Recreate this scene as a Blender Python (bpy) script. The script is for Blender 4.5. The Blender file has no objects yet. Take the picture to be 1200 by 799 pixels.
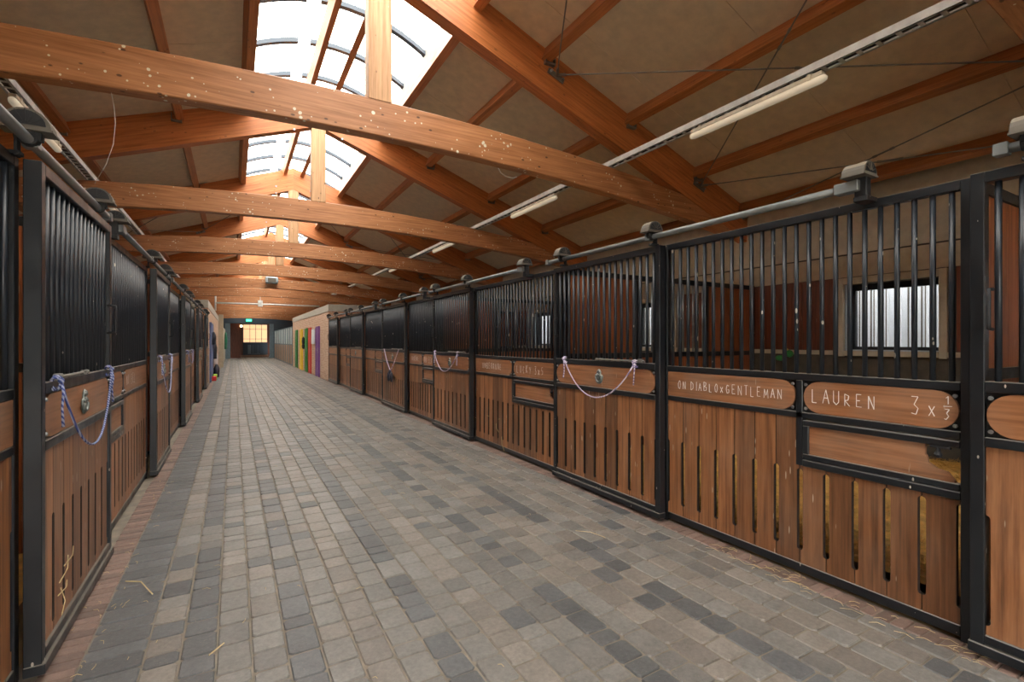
import bpy, math, random
from mathutils import Vector, Matrix
random.seed(7)
R = math.radians
col = bpy.context.scene.collection
sc = bpy.context.scene

# ------------------------------------------------------------------ camera, world, exposure
CAMZ = 1.447
cam_d = bpy.data.cameras.new('camera'); cam = bpy.data.objects.new('camera', cam_d); col.objects.link(cam)
cam_d.sensor_width = 36; cam_d.lens = 36 * 568 / 1200; cam_d.clip_start = 0.05; cam_d.clip_end = 300
cam.location = (0, 0, CAMZ); cam.rotation_euler = (R(90), 0, -math.atan(326 / 568))
sc.camera = cam
w = bpy.data.worlds.new('overcast_sky'); sc.world = w; w.use_nodes = True
bg = w.node_tree.nodes['Background']; bg.inputs[0].default_value = (1.0, 0.98, 0.94, 1); bg.inputs[1].default_value = 5.6
vs = sc.view_settings; vs.view_transform = 'Standard'; vs.look = 'None'; vs.gamma = 1; vs.use_curve_mapping = False
vs.exposure = 1.32

# ------------------------------------------------------------------ materials
def nd(nt, t, **k):
    n = nt.nodes.new(t)
    for a, b in k.items(): setattr(n, a, b)
    return n
def new_mat(name):
    m = bpy.data.materials.new(name); m.use_nodes = True
    nt = m.node_tree; return m, nt, nt.nodes['Principled BSDF'], nt.links
def coords(nt, scale, rand=True):
    L = nt.links
    tc = nd(nt, 'ShaderNodeTexCoord'); mp = nd(nt, 'ShaderNodeMapping'); mp.inputs['Scale'].default_value = scale
    L.new(tc.outputs['Object'], mp.inputs[0])
    if rand:
        oi = nd(nt, 'ShaderNodeObjectInfo'); ml = nd(nt, 'ShaderNodeMath', operation='MULTIPLY'); ml.inputs[1].default_value = 57.0
        L.new(oi.outputs['Random'], ml.inputs[0]); cb = nd(nt, 'ShaderNodeCombineXYZ')
        for i in range(3): L.new(ml.outputs[0], cb.inputs[i])
        L.new(cb.outputs[0], mp.inputs['Location'])
    return mp.outputs[0]
def noise(nt, vec, sc_, det=4, rough=0.55):
    n = nd(nt, 'ShaderNodeTexNoise'); n.inputs['Scale'].default_value = sc_; n.inputs['Detail'].default_value = det
    n.inputs['Roughness'].default_value = rough; nt.links.new(vec, n.inputs['Vector']); return n.outputs['Fac']
def ramp(nt, fac, stops):
    r = nd(nt, 'ShaderNodeValToRGB'); cr = r.color_ramp
    while len(cr.elements) < len(stops): cr.elements.new(0.5)
    for e, (p, c) in zip(cr.elements, stops):
        e.position = p; e.color = (*c, 1) if len(c) == 3 else c
    nt.links.new(fac, r.inputs[0]); return r.outputs['Color']
def mixc(nt, fac, a, b, mode='MIX'):
    m = nd(nt, 'ShaderNodeMix', data_type='RGBA', blend_type=mode); L = nt.links
    if isinstance(fac, (int, float)): m.inputs[0].default_value = fac
    else: L.new(fac, m.inputs[0])
    for v, i in ((a, 6), (b, 7)):
        if isinstance(v, tuple): m.inputs[i].default_value = (*v, 1)
        else: L.new(v, m.inputs[i])
    return m.outputs[2]
def bump(nt, h, strength, dist, bs):
    b = nd(nt, 'ShaderNodeBump'); b.inputs['Strength'].default_value = strength; b.inputs['Distance'].default_value = dist
    nt.links.new(h, b.inputs['Height']); nt.links.new(b.outputs[0], bs.inputs['Normal'])
def stretch(axis, along, across):
    return tuple(along if i == axis else across for i in range(3))

def wood(name, axis, dark, mid, light, rough=0.5, specks=0.0, knots=0.0, scr=0.0, vary=0.25, grain=9, fade=0.0):
    m, nt, bs, L = new_mat(name)
    v = coords(nt, stretch(axis, 0.09, 1.0))
    g = noise(nt, v, grain * 3, 6, 0.6)
    c = ramp(nt, g, [(0.28, dark), (0.5, mid), (0.75, light)])
    v2 = coords(nt, stretch(axis, 0.02, 1.0))
    g2 = noise(nt, v2, 60, 3)
    c = mixc(nt, 0.35, c, ramp(nt, g2, [(0.35, tuple(x * .55 for x in mid)), (0.6, light)]), 'MIX')
    oi = nd(nt, 'ShaderNodeObjectInfo')
    var = ramp(nt, oi.outputs['Random'], [(0, (1 - vary, 1 - vary, 1 - vary)), (0.5, (1, .98, .95)), (1, (1 + vary, 1 + vary, 1 + vary))])
    c = mixc(nt, 1.0, c, var, 'MULTIPLY')
    if fade:
        gf = noise(nt, coords(nt, (1, 1, 1)), 2.2, 4)
        c = mixc(nt, ramp(nt, gf, [(0.45, (0, 0, 0)), (0.75, (fade,) * 3)]), c, (0.30, 0.24, 0.19))
    if knots:
        vo = nd(nt, 'ShaderNodeTexVoronoi'); vo.inputs['Scale'].default_value = 7.5
        L.new(coords(nt, stretch(axis, 0.8, 1.5)), vo.inputs['Vector'])
        k = ramp(nt, vo.outputs['Distance'], [(0.0, (1, 1, 1)), (0.08, (1, 1, 1)), (0.12, (0, 0, 0))])
        c = mixc(nt, mixc(nt, 1.0, k, (knots,) * 3, 'MULTIPLY'), c, (0.06, 0.025, 0.012))
    if specks:
        vo = nd(nt, 'ShaderNodeTexVoronoi'); vo.inputs['Scale'].default_value = 19
        L.new(coords(nt, (1, 1, 1)), vo.inputs['Vector'])
        big = noise(nt, coords(nt, (1, 1, 1)), 5.5, 3)
        thr = nd(nt, 'ShaderNodeMapRange'); thr.inputs[1].default_value = .45; thr.inputs[2].default_value = .75
        thr.inputs[3].default_value = 0.0; thr.inputs[4].default_value = 0.31 * specks; L.new(big, thr.inputs[0])
        lt = nd(nt, 'ShaderNodeMath', operation='LESS_THAN'); L.new(vo.outputs['Distance'], lt.inputs[0]); L.new(thr.outputs[0], lt.inputs[1])
        c = mixc(nt, lt.outputs[0], c, (0.72, 0.66, 0.52))
    if scr:
        vo = nd(nt, 'ShaderNodeTexVoronoi'); vo.inputs['Scale'].default_value = 13
        cv = coords(nt, (2.0, 2.0, .26)); rt = nd(nt, 'ShaderNodeVectorRotate', rotation_type='EULER_XYZ'); rt.inputs['Rotation'].default_value = (.35, .3, 0)
        L.new(cv, rt.inputs[0]); L.new(rt.outputs[0], vo.inputs['Vector'])
        s = ramp(nt, vo.outputs['Distance'], [(0.0, (scr,) * 3), (0.07, (scr,) * 3), (0.10, (0, 0, 0))])
        c = mixc(nt, s, c, (0.55, 0.47, 0.38))
    L.new(c, bs.inputs['Base Color']); bs.inputs['Roughness'].default_value = rough
    bump(nt, g, 0.25, 0.004, bs)
    return m
def paint(name, base, rough=0.4, specks=0.0, metal=0.0, vary=0.2, dust=None):
    m, nt, bs, L = new_mat(name)
    n = noise(nt, coords(nt, (1, 1, 1)), 9, 4)
    c = ramp(nt, n, [(0.3, tuple(x * (1 - vary) for x in base)), (0.7, tuple(x * (1 + vary) for x in base))])
    if specks:
        vo = nd(nt, 'ShaderNodeTexVoronoi'); vo.inputs['Scale'].default_value = 22
        L.new(coords(nt, (1, 1, .45)), vo.inputs['Vector'])
        big = noise(nt, coords(nt, (1, 1, 1)), 6, 2)
        thr = nd(nt, 'ShaderNodeMapRange'); thr.inputs[1].default_value = .45; thr.inputs[2].default_value = .7
        thr.inputs[3].default_value = 0.0; thr.inputs[4].default_value = 0.27 * specks; L.new(big, thr.inputs[0])
        lt = nd(nt, 'ShaderNodeMath', operation='LESS_THAN'); L.new(vo.outputs['Distance'], lt.inputs[0]); L.new(thr.outputs[0], lt.inputs[1])
        c = mixc(nt, lt.outputs[0], c, (0.42, 0.38, 0.32))
    if dust:
        ge = nd(nt, 'ShaderNodeNewGeometry'); sp = nd(nt, 'ShaderNodeSeparateXYZ'); L.new(ge.outputs['Normal'], sp.inputs[0])
        up = ramp(nt, sp.outputs['Z'], [(0.55, (0, 0, 0)), (0.75, (.8, .8, .8))])
        c = mixc(nt, up, c, dust)
    L.new(c, bs.inputs['Base Color']); bs.inputs['Metallic'].default_value = metal
    rr = ramp(nt, n, [(0.3, (rough * .8,) * 3), (0.7, (min(1, rough * 1.25),) * 3)]); L.new(rr, bs.inputs['Roughness'])
    return m
def emit(name, c, s):
    m, nt, bs, L = new_mat(name); bs.inputs['Base Color'].default_value = (*c, 1)
    bs.inputs['Emission Color'].default_value = (*c, 1); bs.inputs['Emission Strength'].default_value = s; return m
def sheer(name, tcol, gloss=0.06, milky=0.0):
    m = bpy.data.materials.new(name); m.use_nodes = True; nt = m.node_tree; L = nt.links
    nt.nodes.remove(nt.nodes['Principled BSDF']); out = nt.nodes['Material Output']
    t = nd(nt, 'ShaderNodeBsdfTransparent'); t.inputs[0].default_value = (*tcol, 1)
    last = t.outputs[0]
    if milky:
        tr = nd(nt, 'ShaderNodeBsdfTranslucent'); tr.inputs[0].default_value = (.8, .8, .78, 1)
        mx = nd(nt, 'ShaderNodeMixShader'); mx.inputs[0].default_value = milky; L.new(last, mx.inputs[1]); L.new(tr.outputs[0], mx.inputs[2]); last = mx.outputs[0]
    g = nd(nt, 'ShaderNodeBsdfGlossy'); g.inputs['Roughness'].default_value = 0.08
    mx = nd(nt, 'ShaderNodeMixShader'); mx.inputs[0].default_value = gloss; L.new(last, mx.inputs[1]); L.new(g.outputs[0], mx.inputs[2])
    L.new(mx.outputs[0], out.inputs[0]); return m
def brickmat(name, c1, c2, mortar, axis_swap):
    m, nt, bs, L = new_mat(name)
    tc = nd(nt, 'ShaderNodeTexCoord'); sp = nd(nt, 'ShaderNodeSeparateXYZ'); cb = nd(nt, 'ShaderNodeCombineXYZ'); L.new(tc.outputs['Object'], sp.inputs[0])
    ad = nd(nt, 'ShaderNodeMath', operation='ADD'); L.new(sp.outputs['X'], ad.inputs[0]); L.new(sp.outputs['Y'], ad.inputs[1])
    L.new(ad.outputs[0], cb.inputs[0]); L.new(sp.outputs['Z'], cb.inputs[1])
    b = nd(nt, 'ShaderNodeTexBrick'); L.new(cb.outputs[0], b.inputs['Vector']); b.inputs['Scale'].default_value = 1
    b.inputs['Brick Width'].default_value = .22; b.inputs['Row Height'].default_value = .065; b.inputs['Mortar Size'].default_value = .007
    b.inputs['Color1'].default_value = (*c1, 1); b.inputs['Color2'].default_value = (*c2, 1); b.inputs['Mortar'].default_value = (*mortar, 1)
    L.new(b.outputs['Color'], bs.inputs['Base Color']); bs.inputs['Roughness'].default_value = .85
    inv = nd(nt, 'ShaderNodeMath', operation='SUBTRACT'); inv.inputs[0].default_value = 1; L.new(b.outputs['Fac'], inv.inputs[1])
    bump(nt, inv.outputs[0], .6, .008, bs); return m
def stone(name, base, spread=.35, sand=0.25):
    m, nt, bs, L = new_mat(name)
    v = coords(nt, (1, 1, 1)); n = noise(nt, v, 40, 5, .7); n2 = noise(nt, v, 6, 4)
    c = ramp(nt, n2, [(0.25, tuple(x * .72 for x in base)), (0.75, tuple(x * 1.25 for x in base))])
    c = mixc(nt, 0.45, c, ramp(nt, n, [(0.3, tuple(x * .55 for x in base)), (0.7, tuple(x * 1.5 for x in base))]))
    ge = nd(nt, 'ShaderNodeNewGeometry'); oi = nd(nt, 'ShaderNodeObjectInfo')
    ad = nd(nt, 'ShaderNodeMath', operation='ADD'); L.new(ge.outputs['Random Per Island'], ad.inputs[0]); L.new(oi.outputs['Random'], ad.inputs[1])
    fr = nd(nt, 'ShaderNodeMath', operation='FRACT'); L.new(ad.outputs[0], fr.inputs[0])
    c = mixc(nt, 1.0, c, ramp(nt, fr.outputs[0], [(0, (1 - spread,) * 3), (.5, (1, .99, .97)), (1, (1 + spread,) * 3)]), 'MULTIPLY')
    n3 = noise(nt, v, 130, 2)
    c = mixc(nt, ramp(nt, n3, [(.66, (0, 0, 0)), (.74, (sand * 2,) * 3)]), c, (0.34, 0.29, 0.22))
    L.new(c, bs.inputs['Base Color']); bs.inputs['Roughness'].default_value = .5
    bump(nt, n, .5, .004, bs); return m

M = {}
BD, BM_, BL = (.26, .095, .032), (.42, .175, .068), (.56, .27, .125)
M['beamx'] = wood('glulam_beam', 0, BD, BM_, BL, .45, specks=1.15, knots=.85, vary=.08)
M['rafter'] = wood('glulam_rafter', 0, (.27, .08, .02), (.47, .15, .04), (.60, .22, .07), .45, specks=.1, knots=.5, vary=.06)
M['purlin'] = wood('pine_purlin', 1, (.26, .08, .022), (.42, .15, .045), (.52, .21, .075), .5, knots=.5, vary=.12)
M['post'] = wood('king_post_pine', 2, (.36, .17, .07), (.55, .30, .14), (.68, .42, .23), .55, knots=.9, specks=.3, vary=.06)
M['plank'] = wood('hardwood_plank', 2, (.062, .023, .010), (.212, .083, .032), (.37, .165, .072), .42, scr=.8, vary=.42, grain=9, fade=.18)
M['edge'] = paint('painted_shade_plank_edge', (.022, .013, .009), .85)  # shade inside slots and joints, put into the side faces as dark colour
M['board'] = wood('hardwood_board', 1, (.11, .042, .018), (.25, .10, .040), (.36, .16, .075), .42, vary=.12, scr=.35, fade=.35)
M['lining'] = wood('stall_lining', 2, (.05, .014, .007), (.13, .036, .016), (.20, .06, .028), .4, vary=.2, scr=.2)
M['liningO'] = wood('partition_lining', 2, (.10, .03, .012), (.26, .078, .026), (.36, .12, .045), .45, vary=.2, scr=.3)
M['farwood'] = wood('far_plank', 2, (.18, .10, .06), (.30, .18, .11), (.38, .24, .16), .6, vary=.1)
M['black'] = paint('black_steel', (.010, .012, .015), .36, specks=.55, dust=(.16, .145, .12))
M['bar'] = paint('blue_black_bar', (.013, .018, .026), .36, specks=.75)
M['galv'] = paint('galvanised_tube', (.19, .205, .21), .42, metal=.45, specks=.4, dust=(.22, .21, .19))
M['hood'] = paint('dusty_casting', (.13, .115, .095), .8, dust=(.27, .235, .18))
M['wheel'] = paint('dark_casting', (.013, .014, .017), .6, specks=.3)
M['bolt'] = paint('steel_bolt', (.30, .31, .32), .4, metal=.7)
M['rod'] = paint('dull_rod', (.20, .19, .17), .5, metal=.4)
M['tray'] = paint('white_channel', (.62, .64, .62), .5, specks=.6)
M['cable'] = paint('dark_cable', (.03, .025, .02), .7)
M['lampbody'] = paint('aged_lamp_plastic', (.62, .56, .44), .5)
M['lamptube'] = emit('pale_lamp_tube', (.80, .72, .56), .10)  # low emission put in so the switched-off tubes still look pale
M['panel'] = paint('beige_ceiling_board', (.68, .56, .40), .8, vary=.10)
M['cream'] = paint('cream_board', (.42, .37, .28), .8, vary=.12)
M['seam'] = paint('dark_seam', (.10, .08, .06), .9)
M['white'] = paint('white_board', (.74, .75, .74), .6, vary=.04)
M['skyrib'] = paint('blue_grey_rib', (.035, .05, .07), .5)
M['curb'] = paint('grey_curb', (.26, .26, .25), .7)
M['glaze'] = sheer('skylight_sheet', (.74, .73, .70), .03, milky=.12)
M['pane'] = sheer('window_pane', (.92, .95, .97), .07)
M['paver'] = stone('paver_grey', (.160, .153, .143), .2)
M['paverd'] = stone('paver_dark', (.092, .095, .098), .2)
M['paverb'] = stone('paver_brown', (.182, .163, .145), .2)
M['kerb'] = stone('red_kerb_brick', (.180, .120, .098), .3)
M['sand'] = paint('joint_sand', (.20, .172, .135), .95, vary=.3)
M['straw'] = paint('straw', (.72, .47, .14), .7, vary=.3)
M['hay'] = paint('pale_stalk', (.48, .37, .19), .7, vary=.3)
M['earth'] = paint('stall_floor', (.20, .13, .06), .9, vary=.3)
M['dwall'] = paint('dark_stall_wall', (.075, .065, .05), .85, vary=.35)
M['brick'] = brickmat('red_brick', (.40, .17, .10), (.52, .27, .16), (.50, .42, .33), 0)
M['brickp'] = brickmat('pale_brick', (.42, .24, .15), (.56, .36, .24), (.58, .50, .40), 0)
M['concrete'] = paint('concrete_band', (.40, .37, .31), .85, vary=.12)
M['navy'] = paint('navy_wall', (.035, .052, .070), .7)
M['teal'] = paint('grey_blue_wall', (.12, .17, .20), .7)
M['bluegrey'] = paint('pale_blue_sheet', (.36, .44, .48), .4)
M['clad'] = paint('white_cladding', (.66, .66, .68), .5, vary=.03)
M['grass'] = paint('outside_ground', (.20, .21, .16), .9)
M['chalk'] = paint('chalk', (.80, .74, .70), .95, vary=.05)
M['rope'] = None
M['emblem'] = paint('pewter_casting', (.17, .19, .18), .45, metal=.5, specks=.2, dust=(.36, .36, .33))
for k, c in dict(green=(.02, .20, .04), yellow=(.75, .50, .02), red=(.55, .05, .04), purple=(.16, .05, .26), blue=(.09, .13, .27),
                 coat=(.015, .015, .03), greencoat=(.01, .16, .08), redbag=(.70, .02, .03), lime=(.35, .60, .05), cloth=(.55, .50, .50), signw=(.7, .75, .8)).items():
    M[k] = paint(k + '_paint', c, .5, vary=.08)
M['exit'] = emit('green_exit_sign', (.05, .75, .35), 1.0)
M['lit'] = emit('warm_lit_window', (1.0, .68, .36), .38)
M['bulb'] = emit('warm_bulb', (1.0, .62, .28), 4)
def rope_mat(name, a, b):
    m, nt, bs, L = new_mat(name)
    wv = nd(nt, 'ShaderNodeTexWave', bands_direction='DIAGONAL'); wv.inputs['Scale'].default_value = 26; L.new(coords(nt, (1, 1, 1), False), wv.inputs[0])
    L.new(ramp(nt, wv.outputs['Fac'], [(.35, a), (.6, b)]), bs.inputs['Base Color']); bs.inputs['Roughness'].default_value = .8; return m
M['rope'] = rope_mat('blue_white_rope', (.10, .13, .38), (.55, .55, .66))
M['ropeb'] = rope_mat('dark_blue_rope', (.04, .06, .22), (.30, .33, .48))
M['ropep'] = rope_mat('lilac_white_rope', (.25, .20, .42), (.74, .66, .74))

# ------------------------------------------------------------------ mesh helpers
class MB:
    def __init__(s): s.v = []; s.f = []; s.m = []
    def add(s, vs, fs, mi=0):
        o = len(s.v); s.v += [tuple(p) for p in vs]; s.f += [tuple(i + o for i in f) for f in fs]; s.m += [mi] * len(fs); return s
    def box(s, x0, x1, y0, y1, z0, z1, c=0.0, mi=0):
        if x0 > x1: x0, x1 = x1, x0
        if y0 > y1: y0, y1 = y1, y0
        if z0 > z1: z0, z1 = z1, z0
        if c <= 0:
            return s.add([(x0, y0, z0), (x1, y0, z0), (x1, y1, z0), (x0, y1, z0), (x0, y0, z1), (x1, y0, z1), (x1, y1, z1), (x0, y1, z1)],
                         [(0, 3, 2, 1), (4, 5, 6, 7), (0, 1, 5, 4), (1, 2, 6, 5), (2, 3, 7, 6), (3, 0, 4, 7)], mi)
        lo = (x0, y0, z0); hi = (x1, y1, z1); vs = []; idx = {}
        for a in (0, 1):
            for b in (0, 1):
                for d in (0, 1):
                    sg = (a, b, d)
                    for ax in range(3):   # vertex on the face normal to ax
                        p = [(hi[i] if sg[i] else lo[i]) + (0 if i == ax else (-c if sg[i] else c)) for i in range(3)]
                        idx[(sg, ax)] = len(vs); vs.append(p)
        fs = []
        for ax in range(3):
            o1, o2 = [i for i in range(3) if i != ax]
            for sg in (0, 1):
                q = []
                for u, v in ((0, 0), (1, 0), (1, 1), (0, 1)):
                    t = [0, 0, 0]; t[ax] = sg; t[o1] = u; t[o2] = v; q.append(idx[(tuple(t), ax)])
                fs.append(q)
            for u in (0, 1):      # edges running along ax
                for v in (0, 1):
                    t0 = [0, 0, 0]; t1 = [0, 0, 0]; t1[ax] = 1
                    for t in (t0, t1): t[o1] = u; t[o2] = v
                    fs.append([idx[(tuple(t0), o1)], idx[(tuple(t1), o1)], idx[(tuple(t1), o2)], idx[(tuple(t0), o2)]])
        for a in (0, 1):
            for b in (0, 1):
                for d in (0, 1): fs.append([idx[((a, b, d), ax)] for ax in range(3)])
        cc = Vector([(lo[i] + hi[i]) / 2 for i in range(3)]); out = []
        for q in fs:
            P = [Vector(vs[i]) for i in q]; n = (P[1] - P[0]).cross(P[2] - P[0]); g = sum(P, Vector()) / len(P)
            out.append(tuple(q) if n.dot(g - cc) > 0 else tuple(reversed(q)))
        return s.add(vs, out, mi)
    def prism(s, pts, axis, a, b, mi=0, bev=0.0):
        """pts: polygon in the two other axes; extruded along axis from a to b"""
        def mk(p, t):
            r = [p[0], p[1]]; r.insert(axis, t); return r
        n = len(pts); vs = [mk(p, a) for p in pts] + [mk(p, b) for p in pts]
        ar = sum(pts[i][0] * pts[(i + 1) % n][1] - pts[(i + 1) % n][0] * pts[i][1] for i in range(n))
        flip = (ar > 0) != (axis == 1) ; flip = flip if b > a else not flip
        A = tuple(range(n)); B = tuple(range(n, 2 * n)); S = [(i, i + n, (i + 1) % n + n, (i + 1) % n) for i in range(n)]
        if flip: fs = [A[::-1], B] + [q[::-1] for q in S]
        else: fs = [A, B[::-1]] + S
        return s.add(vs, fs, mi)
    def cyl(s, p, q, r, n=8, r2=None, mi=0, cap=True):
        p = Vector(p); q = Vector(q); r2 = r if r2 is None else r2; d = (q - p).normalized()
        u = d.orthogonal().normalized(); v = d.cross(u)
        ring = lambda c, rr: [c + (u * math.cos(2 * math.pi * i / n) + v * math.sin(2 * math.pi * i / n)) * rr for i in range(n)]
        fs = [(i, (i + 1) % n, (i + 1) % n + n, i + n) for i in range(n)]
        if cap: fs += [tuple(range(n))[::-1], tuple(range(n, 2 * n))]
        return s.add(ring(p, r) + ring(q, r2), fs, mi)
    def tube(s, path, r, n=6, mi=0):
        path = [Vector(p) for p in path]; u = None; vs = []
        for i, p in enumerate(path):
            d = (path[min(i + 1, len(path) - 1)] - path[max(i - 1, 0)]).normalized()
            u = d.orthogonal().normalized() if u is None else (u - d * u.dot(d)).normalized()
            v = d.cross(u); rr = r[i] if isinstance(r, (list, tuple)) else r
            vs += [p + (u * math.cos(2 * math.pi * k / n) + v * math.sin(2 * math.pi * k / n)) * rr for k in range(n)]
        fs = []
        for i in range(len(path) - 1):
            fs += [(i * n + k, i * n + (k + 1) % n, (i + 1) * n + (k + 1) % n, (i + 1) * n + k) for k in range(n)]
        fs += [tuple(range(n))[::-1], tuple(range((len(path) - 1) * n, len(path) * n))]
        return s.add(vs, fs, mi)
    def ball(s, c, r, n=8, mi=0, sc_=(1, 1, 1)):
        vs = [(c[0], c[1], c[2] - r * sc_[2])]; k = n // 2
        for j in range(1, k):
            t = math.pi * j / k - math.pi / 2
            vs += [(c[0] + r * sc_[0] * math.cos(t) * math.cos(2 * math.pi * i / n), c[1] + r * sc_[1] * math.cos(t) * math.sin(2 * math.pi * i / n), c[2] + r * sc_[2] * math.sin(t)) for i in range(n)]
        vs.append((c[0], c[1], c[2] + r * sc_[2])); fs = [(0, 1 + (i + 1) % n, 1 + i) for i in range(n)]
        for j in range(k - 2): fs += [(1 + j * n + i, 1 + j * n + (i + 1) % n, 1 + (j + 1) * n + (i + 1) % n, 1 + (j + 1) * n + i) for i in range(n)]
        o = 1 + (k - 2) * n; fs += [(o + i, o + (i + 1) % n, len(vs) - 1) for i in range(n)]
        return s.add(vs, fs, mi)
    def mesh(s, name, mats, org=(0, 0, 0), smooth=False):
        me = bpy.data.meshes.new(name); me.from_pydata([(x - org[0], y - org[1], z - org[2]) for x, y, z in s.v], [], s.f)
        for m in (mats if isinstance(mats, (list, tuple)) else [mats]): me.materials.append(m)
        if len(me.materials) > 1: me.polygons.foreach_set('material_index', s.m)
        if smooth: me.polygons.foreach_set('use_smooth', [True] * len(me.polygons))
        me.update(); return me
    def build(s, name, mats, parent=None, smooth=False, kind=None, label=None):
        """vertices were given in world space; the object sits at its parent's origin"""
        o_ = wloc(parent) if parent else (0, 0, 0)
        ob = bpy.data.objects.new(name, s.mesh(name, mats, o_, smooth)); col.objects.link(ob)
        if parent: ob.parent = parent
        if kind: ob['kind'] = kind
        if label: ob['label'] = label
        return ob
    def thing(s, name, mats, org, label, cat, group=None, smooth=False, kind=None):
        ob = bpy.data.objects.new(name, s.mesh(name, mats, org, smooth)); col.objects.link(ob); ob.location = org
        tag(ob, label, cat, group, kind); return ob
WL = {}
def wloc(o):
    if o is None: return (0, 0, 0)
    l = Vector(o.location)
    while o.parent: o = o.parent; l += Vector(o.location)
    return tuple(l)
def inst(name, me, parent, loc, label=None):
    o = bpy.data.objects.new(name, me); col.objects.link(o); o.parent = parent; pl = wloc(parent)
    o.location = (loc[0] - pl[0], loc[1] - pl[1], loc[2] - pl[2])
    if label: o['label'] = label
    return o
def tag(o, label=None, cat=None, group=None, kind=None):
    if label: o['label'] = label
    if cat: o['category'] = cat
    if group: o['group'] = group
    if kind: o['kind'] = kind
def empty(name, loc, label=None, cat=None, group=None, kind=None):
    o = bpy.data.objects.new(name, None); col.objects.link(o); o.location = loc; o.empty_display_size = .1; tag(o, label, cat, group, kind); return o
ORD = ['first', 'second', 'third', 'fourth', 'fifth', 'sixth', 'seventh', 'eighth', 'ninth', 'tenth', 'eleventh', 'twelfth', 'thirteenth', 'fourteenth']

# ------------------------------------------------------------------ key dimensions
XC = 1.15                 # ridge above the middle of the aisle
XR, XL = 2.95, -0.71      # door faces on the right / left of the aisle
TY = [0.83] + [4.39 + 3.67 * i for i in range(12)]   # truss fronts
SL = .362; C0 = 5.275; TT = .15
YN, YF = -2.2, 46.0
WR, WLX = 6.45, -4.15     # outer walls
def ceil_z(off): return C0 - SL * abs(off)

# ------------------------------------------------------------------ floor
floor = empty('floor', (0, 0, 0), kind='structure')
b = MB(); b.box(XL - .2, XR + .2, YN, YF + 4.2, -.12, -.0065); b.build('paving_bed', M['sand'], floor)
b = MB(); b.box(WLX, XL - .12, YN, YF, -.12, -.004); b.box(XR + .12, WR, YN, YF, -.12, -.004); b.build('stall_ground', M['earth'], floor)
CW = .1435; XK0 = -.60; XK1 = 2.915
cols_ = [(XK0, XK0 + .243)]
x = XK0 + .243
while x < XK1 - .10:
    cols_.append((x, min(x + CW, XK1))); x += CW
cols_[-1] = (cols_[-1][0], XK1)
cam_c, cam_s = math.cos(math.atan(326 / 568)), math.sin(math.atan(326 / 568))
def px(x, y, z):
    d = y * cam_c + x * cam_s
    return (600 + 568 * (x * cam_c - y * cam_s) / d, 399.5 - 568 * (z - CAMZ) / d, d) if d > .3 else (9999, 9999, 0)
def paver(b, x0, x1, y0, y1, full, mi=0, z=0.0, c=.014, g=.0036):
    x0 += g; x1 -= g; y0 += g; y1 -= g; j = lambda a: random.uniform(-a, a)
    dz = z + j(.0022); tx, ty = j(.006), j(.006); cx, cy = (x0 + x1) / 2, (y0 + y1) / 2
    if not full:
        i = .005; o = [(x0, y0), (x1, y0), (x1, y1), (x0, y1)]; q = [(x0 + i, y0 + i), (x1 - i, y0 + i), (x1 - i, y1 - i), (x0 + i, y1 - i)]
        b.add([(p[0], p[1], -.012) for p in o] + [(p[0], p[1], dz) for p in q], [(4, 5, 6, 7)] + [(k, (k + 1) % 4, (k + 1) % 4 + 4, k + 4) for k in range(4)], mi); return
    cs = [c * random.uniform(.5, 1.3) for _ in range(4)]
    def ring(i):
        a, e, f, h = x0 + i, x1 - i, y0 + i, y1 - i; k = [q * .9 for q in cs]
        return [(a + k[0], f), (e - k[1], f), (e, f + k[1]), (e, h - k[2]), (e - k[2], h), (a + k[3], h), (a, h - k[3]), (a, f + k[0])]
    jit = [(j(.002), j(.002)) for _ in range(8)]
    rz = lambda p, zz: (p[0], p[1], zz + (p[0] - cx) * tx + (p[1] - cy) * ty)
    r0 = [(p[0], p[1], -.025) for p in ring(0)]; r1 = [rz((p[0] + q[0], p[1] + q[1]), dz - .006) for p, q in zip(ring(0), jit)]; r2 = [rz((p[0] + q[0], p[1] + q[1]), dz) for p, q in zip(ring(.0055), jit)]
    fs = [tuple(range(16, 24))]
    for s0 in (0, 8): fs += [(s0 + k, s0 + (k + 1) % 8, s0 + (k + 1) % 8 + 8, s0 + k + 8) for k in range(8)]
    b.add(r0 + r1 + r2, fs, mi)
tone = ['d', 'b', 'd', 'g', 'g', 'd', 'g', 'b', 'g', 'd', 'g', 'b', 'g', 'g', 'd', 'g', 'b', 'b', 'd', 'g', 'b', 'g', 'b', 'g', 'd', 'g', 'd', 'b']
PM = {'g': 0, 'd': 1, 'b': 2}; PMAT = [M['paver'], M['paverd'], M['paverb']]
pav = []
for ci, (xa, xb) in enumerate(cols_):
    y = -.5 + random.uniform(0, .1)
    while y < YF + 4:
        l = random.choice((.105, .145, .145, .19, .19, .225)) if ci else random.choice((.105, .13, .145))
        t = tone[ci % len(tone)]; r = random.random()
        if ci > 0 and r < .24: t = random.choice('gdbg')
        pav.append((xa, xb, y, y + l, t)); y += l
def in_view(p):
    u, v, d = px((p[0] + p[1]) / 2, (p[2] + p[3]) / 2, 0)
    return d > .5 and -60 < u < 1260 and v < 850
vis = sorted([p for p in pav if in_view(p)], key=lambda p: px((p[0] + p[1]) / 2, (p[2] + p[3]) / 2, 0)[2])
near = set(vis[:300])
rest = MB()
for p in pav:
    cx, cy = (p[0] + p[1]) / 2, (p[2] + p[3]) / 2
    if p in near:
        b = MB(); paver(b, *p[:4], True)
        o = bpy.data.objects.new('paver', b.mesh('paver', PMAT[PM[p[4]]], (cx, cy, 0))); col.objects.link(o); o.parent = floor; o.location = (cx, cy, 0)
    else: paver(rest, *p[:4], p[3] < 14 and p[3] > 0, PM[p[4]])
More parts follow.
